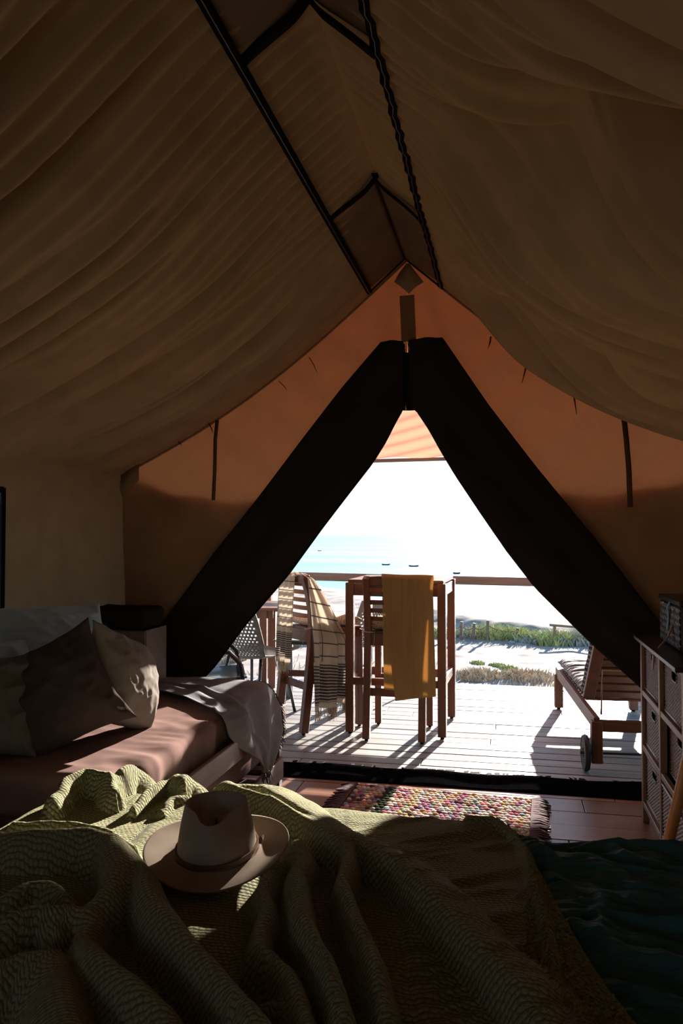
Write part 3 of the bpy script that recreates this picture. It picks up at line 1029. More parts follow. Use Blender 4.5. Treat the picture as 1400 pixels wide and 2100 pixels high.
lo = mathn(N, L, 'LESS_THAN', Vv, .68)
l1 = mathn(N, L, 'MULTIPLY', lines(Vv, 11, .09), lo)
l2 = mathn(N, L, 'MULTIPLY', lines(U, 3.2, .05), lo)
hi = mathn(N, L, 'MULTIPLY', mathn(N, L, 'GREATER_THAN', Vv, .70), mathn(N, L, 'LESS_THAN', Vv, .96))
l3 = mathn(N, L, 'MULTIPLY', lines(Vv, 46, .62), hi)
s_ = mathn(N, L, 'MAXIMUM', mathn(N, L, 'MAXIMUM', l1, l2), l3)
col = ramp(N, L, s_, [(0, (.76, .70, .62)), (1, (.15, .14, .15))])
d = N.new('ShaderNodeBsdfDiffuse'); L.new(col, d.inputs[0]); t = N.new('ShaderNodeBsdfTranslucent'); L.new(col, t.inputs[0])
mx = N.new('ShaderNodeMixShader'); mx.inputs[0].default_value = .45; L.new(d.outputs[0], mx.inputs[1]); L.new(t.outputs[0], mx.inputs[2])
o_ = N.new('ShaderNodeOutputMaterial'); L.new(mx.outputs[0], o_.inputs[0])
M_STRIPE = m
M_CREAM = cloth('cream_fringe', (.62, .54, .42), .2)
M_MUST = cloth('mustard_waffle', (.46, .31, .14), .40, (.60, .39, .18), var=.16, weave=6, bump=.8, nscale=1, stretch=(75, 75, 2.0))

tw = thing('towel', 'cream towel with brown check lines and grey striped ends, draped over the left bar chair', 'towel', chairA.location, chairA.rotation_euler.z)
# left lobe on the near side of the back
nz = .0
A_, UV_ = hang('', (-.075, -.300, 1.085), (.115, -.300, 1.085), (-.085, -.325, .475), (.085, -.325, .48), None, nu=44, pleats=2.6, amp=.016, nrm=(0, -1, 0), seed=1, vr=(.12, 1))
B_, UVb = hang('', (-.10, -.262, 1.108), (.16, -.262, 1.10), (-.075, -.300, 1.085), (.115, -.300, 1.085), None, nu=44, nv=6, pleats=2.6, amp=.008, nrm=(0, 0, 1), seed=1, vr=(.06, .12))
grid_mesh('towel_half', np.concatenate([B_, A_[1:]]), M_STRIPE, tw, np.concatenate([UVb, UV_[1:]]), thick=.003)
fringe('fringe', [A_[-1, j] for j in range(0, 44, 3)], M_CREAM, tw, .075, 4)
# right lobe falling past the outer post on the seat side
A2, UV2 = hang('', (.235, -.275, 1.06), (.225, -.235, 1.07), (.262, -.22, .19), (.262, .085, .16), None, nu=44, nv=80, pleats=2.2, amp=.018, nrm=(1, -.35, 0), seed=4, vr=(.12, 1))
for i in range(80):
    t = i / 79
    wdt = .04 + .29 * min(1, (t / .45)) ** .8 * (1 - .22 * t)
    for j in range(44):
        u = j / 43
        c0 = Vector((.235 + .03 * t, -.262 + .03 * min(1, t * 2), 1.07 - .90 * t + .03 * u * t))
        A2[i, j] = (c0.x + (.03 * math.sin(u * 12 + t * 1.5) + .012 * math.sin(u * 25 - t * 2)) * (.4 + t), c0.y + wdt * u, c0.z - .10 * u * (1 - t) * min(1, t * 3))
B2, UV2b = hang('', (.14, -.268, 1.10), (.15, -.232, 1.10), tuple(A2[0, 0]), tuple(A2[0, -1]), None, nu=44, nv=6, pleats=1, amp=.003, nrm=(0, 0, 1), vr=(.0, .12))
grid_mesh('towel_half', np.concatenate([B2, A2[1:]]), M_STRIPE, tw, np.concatenate([UV2b, UV2[1:]]), thick=.003)
fringe('fringe', [A2[-1, j] for j in range(0, 44, 2)], M_CREAM, tw, .09, 4)

mt = thing('towel', 'mustard yellow waffle towel folded over the middle bar chair', 'towel', chairB.location, chairB.rotation_euler.z)
nu = 46
front, _ = hang('', (-.075, -.300, 1.082), (.262, -.300, 1.075), (.02, -.325, .285), (.285, -.325, .325), None, nu=nu, nv=70, pleats=1.2, amp=.006, nrm=(0, -1, 0), seed=2)
over, _ = hang('', (-.085, -.225, 1.085), (.262, -.225, 1.08), (-.075, -.300, 1.082), (.262, -.300, 1.075), None, nu=nu, nv=9, pleats=1.2, amp=.002, nrm=(0, 0, 1), seed=2)
over[:, :, 2] += (.022 * np.sin(np.linspace(0, PI, 9)))[:, None]
rear, _ = hang('', (-.085, -.225, 1.085), (.262, -.225, 1.08), (-.07, -.235, .34), (.20, -.235, .33), None, nu=nu, nv=60, pleats=1.4, amp=.008, nrm=(0, -1, 0), seed=5)
grid_mesh('towel_cloth', np.concatenate([rear[::-1], over[1:], front[1:]]), M_MUST, mt, thick=.004)

# ---------------------------------------------------------------- bar table
LF, RF = cw(.060, 5.41), cw(.674, 5.257)
d = RF - LF; rz = math.atan2(d.y, d.x); ctr = (LF + RF) / 2 + Vector((-math.sin(rz), math.cos(rz), 0)) * .30
tb = thing('bar_table', 'tall square teak bar table with slatted top on the deck', 'table', (ctr.x, ctr.y, 0), rz)
TW = d.length; TD = .60
for sx in (-1, 1):
    for sy in (-1, 1):
        beam('leg', (sx * TW / 2, sy * TD / 2, .014), (sx * TW / 2, sy * TD / 2, 1.035), .056, .056, M_TEAK_Z, tb, .004, up=(0, 1, 0))
        MB().lathe([(0, 0), (.013, 0), (.013, .016)], (sx * TW / 2, sy * TD / 2, 0), 8).build('foot_glide', M_TAPE, tb)
for s in (-1, 1):
    beam('apron', (-TW / 2, s * TD / 2, .985), (TW / 2, s * TD / 2, .985), .03, .075, M_TEAK_X, tb)
    beam('apron', (s * TW / 2, -TD / 2, .985), (s * TW / 2, TD / 2, .985), .03, .075, M_TEAK_Y, tb)
    MB().sweep([(s * TW / 2, -TD / 2, .36), (s * TW / 2, 0, .36), (s * TW / 2, TD / 2, .36)], .03, .06).build('stretcher', M_TEAK_Y, tb, .003)
beam('stretcher', (-TW / 2, TD / 2, .33), (TW / 2, TD / 2, .33), .03, .06, M_TEAK_X, tb)
beam('stretcher', (-TW / 2, -TD / 2, .36), (TW / 2, -TD / 2, .36), .03, .05, M_TEAK_X, tb)
for k in range(8):
    w = (TD + .03) / 8
    beam('top_slat', (-TW / 2 - .012, -TD / 2 - .015 + w * (k + .5), 1.045), (TW / 2 + .012, -TD / 2 - .015 + w * (k + .5), 1.045), w - .008, .022, M_TEAK_X, tb, .002)

# ---------------------------------------------------------------- grey perforated chairs
M_RESIN = simple('grey_resin', (.16, .155, .145), .45, .1, 8, .05)
M_LEG = simple('dark_tube', (.07, .08, .085), .35, .1, metal=.6)


def resin_chair(lab):
    t = thing('resin_chair', lab, 'chair')
    n, k = 74, 60
    prof = [(.24, .47), (.22, .455), (.10, .44), (-.06, .43), (-.16, .44), (-.205, .50), (-.225, .60), (-.25, .72), (-.275, .83)]
    s = np.linspace(0, len(prof) - 1, n); yy = np.interp(s, range(len(prof)), [p[0] for p in prof]); zz = np.interp(s, range(len(prof)), [p[1] for p in prof])
    P = np.zeros((n, k, 3))
    for i in range(n):
        t_ = i / (n - 1)
        w = .23 if t_ < .55 else .23 - .06 * ((t_ - .55) / .45) ** 2
        for j in range(k):
            u = -1 + 2 * j / (k - 1)
            P[i, j] = (u * w, yy[i] + .05 * u * u * (t_ > .5) * min(1, (t_ - .5) * 5), zz[i] + .035 * u * u * (1 - min(1, max(0, (t_ - .5) * 5))))
    I, J = np.meshgrid(np.arange(n - 1), np.arange(k - 1), indexing='ij')
    hole = (I > n * .52) & (I < n - 6) & (J > 4) & (J < k - 6) & (((I // 2 + (J // 2)) % 2) == 0) & (I % 2 == 0)
    grid_mesh('shell', P, M_RESIN, t, mask=~hole, thick=.008)
    for sx in (-1, 1):
        for sy in (-1, 1):
            MB().sweep([(sx * .16, sy * .13, .44), (sx * .22, sy * .22 - .02, .0)], .024, n=8).build('leg', M_LEG, t, smooth=True)
    return t


rc = resin_chair('grey perforated plastic chair half hidden by the left door flap')
p = cw(-.655, 6.02); rc.location = (p.x, p.y, 0); rc.rotation_euler = (0, 0, math.radians(-35) + YAW)
q = cw(.16, 6.62)
dup(rc, (q.x, q.y, 0), math.radians(50), 'grey perforated plastic chair standing behind the bar table')
for o in (rc,): o['group'] = 'grey perforated chairs'
[o for o in bpy.data.objects if o.name.startswith('resin_chair.')][0]['group'] = 'grey perforated chairs'

# glossy dark armchair
M_BLK = simple('glossy_black_plastic', (.015, .017, .02), .18, .1, 8, .02)
ac = thing('garden_armchair', 'glossy black plastic armchair just outside the left door flap', 'chair')
p = cw(-.88, 5.36); ac.location = (p.x, p.y, 0); ac.rotation_euler = (0, 0, math.radians(-80) + YAW)
for s in (-1, 1):
    MB().sweep([(s * .27, .24, 0), (s * .27, .20, .36), (s * .275, .17, .53), (s * .275, .10, .60), (s * .275, -.02, .615), (s * .27, -.18, .60)], .028, .075, up=(1, 0, 0)).build('arm', M_BLK, ac, .008)
    MB().sweep([(s * .25, -.27, 0), (s * .245, -.21, .38), (s * .235, -.22, .60), (s * .225, -.27, .80)], .035, .05, up=(1, 0, 0)).build('leg', M_BLK, ac, .006)
P = np.zeros((16, 16, 3))
for i in range(16):
    for j in range(16):
        u = -1 + 2 * i / 15; v_ = -1 + 2 * j / 15
        P[i, j] = (u * .25, v_ * .22, .40 + .02 * u * u + .015 * v_)
grid_mesh('seat', P, M_BLK, ac, thick=.012)
for k in range(5):
    x = -.18 + k * .09
    MB().sweep([(x, -.21, .40), (x, -.235, .6), (x * .95, -.28, .80)], .06, .008, up=(0, 1, 0)).build('back_slat', M_BLK, ac, .002)
MB().sweep([(-.235, -.265, .80), (0, -.30, .83), (.235, -.265, .80)], .05, .03).build('top_rail', M_BLK, ac, .006)

# low table with green-edged glass top
gt = thing('low_glass_table', 'low glass topped table with thick grey legs behind the left bar chair', 'table')
p = cw(-.20, 6.35); gt.location = (p.x, p.y, 0); gt.rotation_euler = (0, 0, YAW * .6)
MB().box((0, 0, .535), (.64, .5, .012)).build('glass_top', simple('green_glass_edge', (.08, .16, .10), .05, .1, 4, 0), gt, .004)
for sx in (-1, 1):
    for sy in (-1, 1):
        MB().sweep([(sx * .255, sy * .19, 0), (sx * .255, sy * .19, .528)], .062, n=14).build('leg', simple('grey_leg', (.16, .18, .19), .5), gt, smooth=True)
MB().box((0, 0, .51), (.50, .36, .03)).build('frame', M_LEG, gt, .004)

# wooden dining table further left
wt = thing('wooden_table', 'brown wooden outdoor table at the left beyond the perforated chair', 'table')
p = cw(-1.05, 6.75); wt.location = (p.x, p.y, 0); wt.rotation_euler = (0, 0, YAW * .8)
for k in range(7):
    beam('top_slat', (-.55, -.30 + k * .1, .755), (.55, -.30 + k * .1, .755), .092, .022, M_TEAK_X, wt)
for s in (-1, 1):
    beam('apron', (-.50, s * .28, .71), (.50, s * .28, .71), .024, .07, M_TEAK_X, wt)
    for sx in (-1, 1):
        beam('leg', (sx * .42, s * .28, 0), (sx * .42, s * .28, .742), .06, .06, M_TEAK_Z, wt, up=(0, 1, 0))

# ---------------------------------------------------------------- sun lounger
a_ = Vector((.383, 6.386, 0)); b2 = Vector((.496, 4.754, 0))
rz = math.atan2((a_ - b2).y, (a_ - b2).x) - PI / 2
lg = thing('sun_lounger', 'teak sun lounger with raised backrest and grey pad on the right of the deck', 'lounger', (b2.x, b2.y, 0), rz)
LW, LL = .56, 1.64
for x in (0, LW):
    beam('side_rail', (x, -.02, .275), (x, LL + .02, .285), .034, .075, M_TEAK_Y, lg)
    beam('leg', (x, LL - .02, .014), (x, LL - .02, .27), .062, .062, M_TEAK_Z, lg, up=(0, 1, 0))
    beam('leg', (x, 0, .05), (x, 0, .29), .062, .062, M_TEAK_Z, lg, up=(0, 1, 0))
    MB().lathe([(0, 0), (.014, 0), (.014, .016)], (x, LL - .02, 0), 8).build('foot_glide', M_TAPE, lg)
beam('end_rail', (0, 0, .262), (LW, 0, .262), .034, .065, M_TEAK_X, lg)
beam('end_rail', (0, LL, .275), (LW, LL, .275), .034, .065, M_TEAK_X, lg)
M_TYRE = simple('black_tyre', (.015, .015, .016), .55)
for x in (-.062, LW + .062):
    wh = MB().lathe([(.028, -.012), (.082, -.012), (.085, -.014), (.098, -.014), (.104, 0), (.098, .014), (.085, .014), (.082, .012), (.028, .012), (.028, -.012)], (x, 0, .104), 32, 'x').build('wheel', M_TYRE, lg, smooth=False)
    MB().lathe([(.001, -.008), (.080, -.008), (.080, .008), (.001, .008)], (x, 0, .104), 32, 'x').build('wheel_disc', wood('wheel_wood', (.12, .07, .05), (.22, .14, .1), 1), wh)
    MB().sweep([(x - .03, 0, .104), (x + .03, 0, .104)], .018, n=8).build('axle_cap', M_LEG, wh)
MB().sweep([(-.08, 0, .104), (LW + .08, 0, .104)], .014, n=8).build('axle', M_LEG, lg)
# slatted deck of the seat part
for k in range(14):
    y = LL - .06 - k * .082
    if y < .50: break
    beam('seat_slat', (.02, y, .315), (LW - .02, y, .315), .062, .016, M_TEAK_X, lg, .002)
# backrest leaning towards the tent
B0 = Vector((0, .47, .33)); B1 = Vector((0, -.02, .80))
for x in (.035, LW - .035):
    beam('backrest_side', B0 + Vector((x, 0, 0)), B1 + Vector((x, 0, 0)), .07, .03, M_TEAK_Y, lg)
for k in range(8):
    t = (k + .5) / 8
    p = B0.lerp(B1, t)
    beam('backrest_slat', p + Vector((.06, 0, 0)), p + Vector((LW - .06, 0, 0)), .018, .062, M_TEAK_X, lg, .002, up=(B1 - B0).normalized())
MB().sweep([(.05, .12, .30), (.055, .10, .565), (LW - .055, .10, .565), (LW - .05, .12, .30)], .012, n=8).build('prop_bar', simple('brass_rod', (.45, .30, .2), .35, metal=.8), lg, smooth=True)
# pad
pd = thing('lounger_pad', 'tufted charcoal striped pad lying on the sun lounger', 'cushion', (b2.x, b2.y, 0), rz)
m, nt, N, L = new_mat('striped_pad_cloth')
v = coords(N, L, 'Object')
sp = N.new('ShaderNodeSeparateXYZ'); L.new(v, sp.inputs[0])
fr = mathn(N, L, 'FRACT', mathn(N, L, 'MULTIPLY', mathn(N, L, 'ADD', sp.outputs[1], mathn(N, L, 'MULTIPLY', sp.outputs[0], .25)), 22))
col = ramp(N, L, fr, [(.0, (.05, .055, .065)), (.55, (.05, .055, .065)), (.62, (.32, .32, .34)), (1, (.32, .32, .34))])
b = N.new('ShaderNodeBsdfPrincipled'); o_ = N.new('ShaderNodeOutputMaterial'); L.new(col, b.inputs['Base Color']); b.inputs['Roughness'].default_value = .85; L.new(b.outputs[0], o_.inputs[0])
M_PAD = m
for k in range(6):
    y0 = LL - .01 - k * .195
    q = pillow('pad_section', LW + .01, .20, .085, M_PAD, pd, 22, k, .006, .02, 5)
    q.location = (LW / 2, y0 - .10, .365)
for k in range(3):
    t = (k + .5) / 3
    c = B0.lerp(B1, t) + Vector((LW / 2, .055, .05))
    q = pillow('pad_section', LW + .01, .23, .085, M_PAD, pd, 22, k + 9, .006, .02, 5)
    q.location = c; q.rotation_euler = (math.atan2(B1.z - B0.z, B1.y - B0.y), 0, 0)
    q.rotation_euler = (PI + math.atan2((B1 - B0).z, (B1 - B0).y), 0, 0)

# ---------------------------------------------------------------- daybed
DX0, DX1, DY0, DY1 = -2.30, -1.265, 2.437, 4.11
db = thing('daybed', 'wooden daybed with two boards along its side, against the left tent wall', 'bed', ((DX0 + DX1) / 2, (DY0 + DY1) / 2, ZF))
o0 = db.location.copy()


def L3(x, y, z): return Vector((x, y, z)) - o0


for x in (DX0 + .02, DX1 + .01):
    for y in (DY0 - .0, DY1 + .05):
        beam('leg', L3(x, y, ZF), L3(x, y, .417), .058, .058, M_DBED_Z, db, .003, up=(0, 1, 0))
beam('side_board', L3(DX1 + .045, DY0 - .03, .377), L3(DX1 + .045, DY1 + .09, .377), .022, .098, M_DBED, db)
beam('side_board', L3(DX1 + .045, DY0 - .03, .091), L3(DX1 + .045, DY1 + .05, .091), .022, .116, M_DBED, db)
beam('side_board', L3(DX0 - .015, DY0, .377), L3(DX0 - .015, DY1 + .05, .377), .018, .098, M_DBED, db)
beam('end_board', L3(DX0, DY0 - .035, .338), L3(DX1 + .03, DY0 - .035, .338), .022, .12, M_DBED_Z, db)
beam('end_board', L3(DX0, DY1 + .075, .338), L3(DX1 + .03, DY1 + .075, .338), .022, .12, M_DBED_Z, db)
beam('end_board', L3(DX0, DY0 - .035, .152), L3(DX1 + .03, DY0 - .035, .152), .022, .14, M_DBED_Z, db)
MB().box(L3((DX0 + DX1) / 2, (DY0 + DY1) / 2, .333), (DX1 - DX0, DY1 - DY0, .03)).build('slat_base', M_DBED_Z, db)


def soft_box(name, x0, x1, y0, y1, z0, z1, r, m, res=.02, wrink=None, parent=None):
    """rounded mattress as one closed surface, with an optional wrinkle function"""
    def ring(a0, a1):
        n = max(2, int((a1 - a0) / res))
        return np.linspace(a0, a1, n + 1)
    nu, nvv, nw = int((x1 - x0) / res) + 1, int((y1 - y0) / res) + 1, max(6, int((z1 - z0) / res))
    bm = bmesh.new()
    faces = []
    c = np.array([(x0 + x1) / 2, (y0 + y1) / 2, (z0 + z1) / 2]); h = np.array([(x1 - x0) / 2, (y1 - y0) / 2, (z1 - z0) / 2])

    def emit(P):
        q = np.clip(P, c - (h - r), c + (h - r)); d_ = P - q; ln = np.linalg.norm(d_, axis=-1, keepdims=True); ln[ln == 0] = 1
        R = q + d_ / ln * r
        if wrink is not None:
            nn = d_ / ln
            R = R + nn * wrink(R)[..., None]
        a, b_ = R.shape[:2]
        vs = [[bm.verts.new(R[i, j]) for j in range(b_)] for i in range(a)]
        for i in range(a - 1):
            for j in range(b_ - 1):
                bm.faces.new((vs[i][j], vs[i + 1][j], vs[i + 1][j + 1], vs[i][j + 1])).smooth = True
    X = np.linspace(x0, x1, nu); Y = np.linspace(y0, y1, nvv); Zs = np.linspace(z0, z1, nw)
    for zc, flip in ((z1, False), (z0, True)):
        A, B = np.meshgrid(X, Y, indexing='ij'); P_ = np.stack([A, B, np.full_like(A, zc)], -1)
        emit(P_[::-1] if flip else P_)
    for xc, flip in ((x0, True), (x1, False)):
        A, B = np.meshgrid(Y, Zs, indexing='ij'); P_ = np.stack([np.full_like(A, xc), A, B], -1)
        emit(P_[::-1] if flip else P_)
    for yc, flip in ((y0, False), (y1, True)):
        A, B = np.meshgrid(X, Zs, indexing='ij'); P_ = np.stack([A, np.full_like(A, yc), B], -1)
        emit(P_[::-1] if flip else P_)
    bmesh.ops.remove_doubles(bm, verts=bm.verts, dist=.0008)
    bmesh.ops.recalc_face_normals(bm, faces=bm.faces)
    me = bpy.data.meshes.new(name); bm.to_mesh(me); bm.free(); me.materials.append(m)
    o = bpy.data.objects.new(name, me); link(o, parent)
    return o


def matt_wr(R):
    x, y, z = R[..., 0], R[..., 1], R[..., 2]
    e = np.exp(-((x - DX1) / .16) ** 2)
    return .010 * (ridged(x * 3 + y * 1.5, y * 9 + x * 2, 3) - .5) * (e + .25) + .006 * fbm(x * 8, y * 8, 3, 2) + .004 * (ridged(y * 14, z * 4 + x * 5, 6) - .5) * e


M_BROWN = cloth('brown_mattress_cover', (.235, .155, .138), 0, weave=700, bump=.25)
mt1 = soft_box('mattress', DX0 + .01, DX1, DY0, DY1 + .04, .349, .542, .045, M_BROWN, .016, matt_wr)
tag(mt1, 'dusty brown mattress lying on the daybed', 'mattress')
mt2 = soft_box('mattress', DX0 + .05, DX1 - .02, DY0 + .03, DY1 - .02, .142, .305, .04, M_BROWN, .03, None)
tag(mt2, 'second brown mattress stowed beneath the daybed', 'mattress')
for i in range(6):
    pass
tr = MB()
for k in range(7): tr.box(L3((DX0 + DX1) / 2, DY0 + .15 + k * .23, .127), (DX1 - DX0 + .04, .07, .02))
tr.build('lower_slats', M_DBED_Z, db)

# grey throw over the far end
M_THROW = cloth('grey_linen_throw', (.24, .25, .26), .05, weave=800, bump=.3)
rows = [((-2.111, 3.999, 0.561), (-2.111, 4.139, 0.561)), ((-1.879, 3.841, 0.556), (-1.767, 4.143, 0.559)), ((-1.6, 3.655, 0.555), (-1.544, 4.129, 0.558)), ((-1.349, 3.432, 0.555), (-1.376, 4.111, 0.556)),
        ((-1.279, 3.367, 0.545), (-1.288, 4.092, 0.547)), ((-1.244, 3.348, 0.514), (-1.244, 4.064, 0.514)), ((-1.226, 3.334, 0.468), (-1.209, 4.041, 0.454)), ((-1.22, 3.404, 0.403), (-1.2, 4.008, 0.393)), ((-1.198, 3.497, 0.347), (-1.193, 3.98, 0.338)),
        ((-1.192, 3.59, 0.291), (-1.19, 3.925, 0.282)), ((-1.192, 3.655, 0.235), (-1.19, 3.85, 0.226)), ((-1.194, 3.706, 0.194), (-1.192, 3.785, 0.189))]
nr = len(rows); nv, nu = 130, 60
ra = np.array([r[0] for r in rows]); rb = np.array([r[1] for r in rows])
P = np.zeros((nv, nu, 3)); sv = np.linspace(0, nr - 1, nv)
a = np.stack([np.interp(sv, range(nr), ra[:, k]) for k in range(3)], -1); b_ = np.stack([np.interp(sv, range(nr), rb[:, k]) for k in range(3)], -1)
for _k in range(2):
    for arr in (a, b_):
        arr[1:-1] = (arr[:-2] + 2 * arr[1:-1] + arr[2:]) / 4
uu = np.linspace(0, 1, nu)
for j in range(nu):
    P[:, j] = a + (b_ - a) * uu[j]
topm = sstep(5, 3.5, sv)[:, None]
wr_ = .010 * (ridged(uu[None, :] * 4 + sv[:, None] * .3, sv[:, None] * .9, 3) * 1.0 + .3) + .016 * np.exp(-((uu[None, :] - (.35 + .06 * np.sin(sv[:, None]))) / .035) ** 2) * sstep(.5, 2, sv)[:, None]
hem = .006 * np.exp(-(uu[None, :] / .04) ** 2)
P[..., 2] += (wr_ + hem) * topm
P[..., 0] += (1 - topm) * (.012 + .014 * np.sin(uu[None, :] * 14 + sv[:, None] * .8) + wr_ * .5) + 0 * P[..., 0]
th = grid_mesh('throw', P, M_THROW, None, thick=.004, offset=1)
tag(th, 'grey linen throw with dark fringe spread over the far end of the daybed', 'throw')
M_FR = cloth('dark_fringe', (.09, .09, .095), 0)
fringe('fringe', [P[i, -1] + np.array([.003, .004, .006]) for i in range(0, nv, 2)], M_FR, th, .035, 3, .005, (.3, .5, -.7))
fringe('fringe', [P[-1, j] for j in range(0, nu, 6)], M_FR, th, .06, 4, .005)

# cushions on the daybed
M_TAUPE = cloth('taupe_linen', (.25, .225, .20), 0, weave=500, bump=.35)
M_COCOA = cloth('cocoa_cushion_cloth', (.070, .056, .052), 0, weave=500, bump=.35)
M_BLUEW = cloth('pale_blue_linen', (.36, .45, .48), 0, weave=300, bump=.4)
M_ASH = cloth('ash_grey_linen', (.13, .12, .115), 0, weave=500, bump=.35)
M_NAVY = cloth('navy_cloth', (.03, .04, .06), 0)
CG = 'cushions piled on the daybed'


def cushion(w, h, t, m, c, nrm, up, lab, seed, wr=.022, pinch=.15):
    o = pillow('cushion', w, h, t, m, None, 60, seed, wr, pinch)
    orient(o, c, nrm, up); tag(o, lab, 'cushion', CG)
    return o


cushion(0.409, 0.428, 0.233, M_TAUPE, (-1.6, 3.069, 0.747), (.93, -.02, .30), (-.36, .40, .80), 'taupe cushion at the front of the pile with its right side in the sun', 3)
cushion(0.456, 0.456, 0.214, M_COCOA, (-1.73, 2.781, 0.747), (.48, -.80, .36), (-.46, .0, .85), 'dark cocoa brown cushion leaning in the middle of the pile', 6)
cushion(0.409, 0.409, 0.186, M_ASH, (-1.934, 2.585, 0.724), (.50, -.75, .40), (-.2, .3, 1), 'grey brown cushion cut off by the left picture edge', 8)
cushion(0.614, 0.409, 0.205, M_BLUEW, (-1.981, 3.097, 0.863), (.80, -.42, .42), (-.30, .2, 1), 'pale blue linen pillow, highest at the back of the pile', 2, .022, .05)
cushion(0.409, 0.372, 0.14, M_BLUEW, (-2.046, 2.771, 0.775), (.7, -.5, .4), (-.2, .2, 1), 'dull blue cushion peeping out above the grey brown one at the left edge', 12)
cushion(0.391, 0.391, 0.13, M_NAVY, (-1.972, 3.404, 0.747), (.75, -.35, .4), (-.3, .1, 1), 'dark navy cushion behind the taupe one', 13)

# wooden crate with a hand hole and a black block for the shadow in the corner
cr = thing('wooden_crate', 'wooden crate with a hand hole in the dark corner on the daybed', 'crate', (-2.02, 3.97, .556))
M_CRATE = wood('crate_wood', (.10, .055, .03), (.17, .10, .055), 0, .6)
P = np.zeros((13, 19, 3))
for i in range(13):
    for j in range(19):
        P[i, j] = (-.14 + .28 * j / 18, -.12, .30 * i / 12)
I, J = np.meshgrid(np.arange(12), np.arange(18), indexing='ij')
mk = ~((I >= 8) & (I <= 9) & (J >= 6) & (J <= 11))
grid_mesh('front_panel', P, M_CRATE, cr, mask=mk, thick=.012, smooth=False)
for s in (-1, 1):
    MB().box((s * .134, .012, .15), (.012, .25, .30)).build('side_panel', M_CRATE, cr)
MB().box((0, .13, .15), (.255, .012, .30)).build('back_panel', M_CRATE, cr)
MB().box((0, .0, .006), (.255, .24, .012)).build('base', M_CRATE, cr)
fb = soft_box('corner_shade_block', -2.26, -1.89, 3.84, 4.12, .857, .97, .03, cloth('corner_shade_cloth', (.018, .015, .013), 0), .015, lambda R_: .02 * fbm(R_[..., 0] * 9 + R_[..., 2] * 5, R_[..., 1] * 9, 3, 5))  # black block stands in for the shadow in this corner
tag(fb, 'black soft block standing in for the shadow above the crate in the corner', 'blanket')

# ---------------------------------------------------------------- drawer unit
CX, CY0, CY1, CZ = .632, 3.115, 4.036, .859
cb = thing('drawer_unit', 'wooden drawer unit with woven wicker drawers by the right tent wall', 'cabinet', (CX, (CY0 + CY1) / 2, ZF))
o0 = cb.location.copy()
CD = .46
rows_z = [.068, .340, .603, .852]
cols_y = [CY0, (CY0 + CY1) / 2, CY1]
for y in cols_y:
    beam('upright', L3(CX + .014, y, ZF), L3(CX + .014, y, CZ), .03, .034, M_CAB_Z, cb, .003, up=(0, 1, 0))
    if y != cols_y[1]: beam('upright', L3(CX + CD, y, ZF), L3(CX + CD, y, CZ), .03, .034, M_CAB_Z, cb, .003, up=(0, 1, 0))
for z in rows_z:
    beam('crossrail', L3(CX + .012, CY0, z), L3(CX + .012, CY1, z), .022, .026, M_CAB, cb, .002)
    beam('crossrail', L3(CX + CD, CY0, z), L3(CX + CD, CY1, z), .022, .026, M_CAB, cb, .002)
for y in (CY0, CY1):
    MB().box(L3(CX + CD / 2, y, (CZ + ZF) / 2 + .02), (CD - .03, .012, CZ - ZF - .05)).build('side_panel', M_CAB_Z, cb)
MB().box(L3(CX + CD - .01, (CY0 + CY1) / 2, (CZ + ZF) / 2 + .02), (.008, CY1 - CY0 - .02, CZ - ZF - .05)).build('back_panel', M_CABTOP, cb)
MB().box(L3(CX + CD / 2, (CY0 + CY1) / 2, CZ + .008), (CD + .06, CY1 - CY0 + .05, .02)).build('top', M_CABTOP, cb, .003)
M_WICK = simple('wicker', (.17, .12, .10), .38, .5, 60, .4)
DW = (CY1 - CY0) / 2 - .045; DH = .218
nvw, nuw = 84, 120
tt_, uu_ = np.meshgrid(np.linspace(0, 1, nvw), np.linspace(0, 1, nuw), indexing='ij')
row = np.floor(tt_ * 28); colm = uu_ * 26 * PI
wv_ = np.abs(np.sin(tt_ * 28 * PI)) ** .6 * (.5 + .5 * np.sin(colm + PI * row)) * .006 + .0015 * np.abs(np.sin(tt_ * 28 * PI))
Pw = np.stack([-wv_, (uu_ - .5) * DW, tt_ * DH], -1)
tm = (tt_[:-1, :-1] + tt_[1:, 1:]) / 2; um = (uu_[:-1, :-1] + uu_[1:, 1:]) / 2
mk = ~(((um - .5) / .105) ** 4 + ((tm - .80) / .095) ** 4 < 1)
proto = None
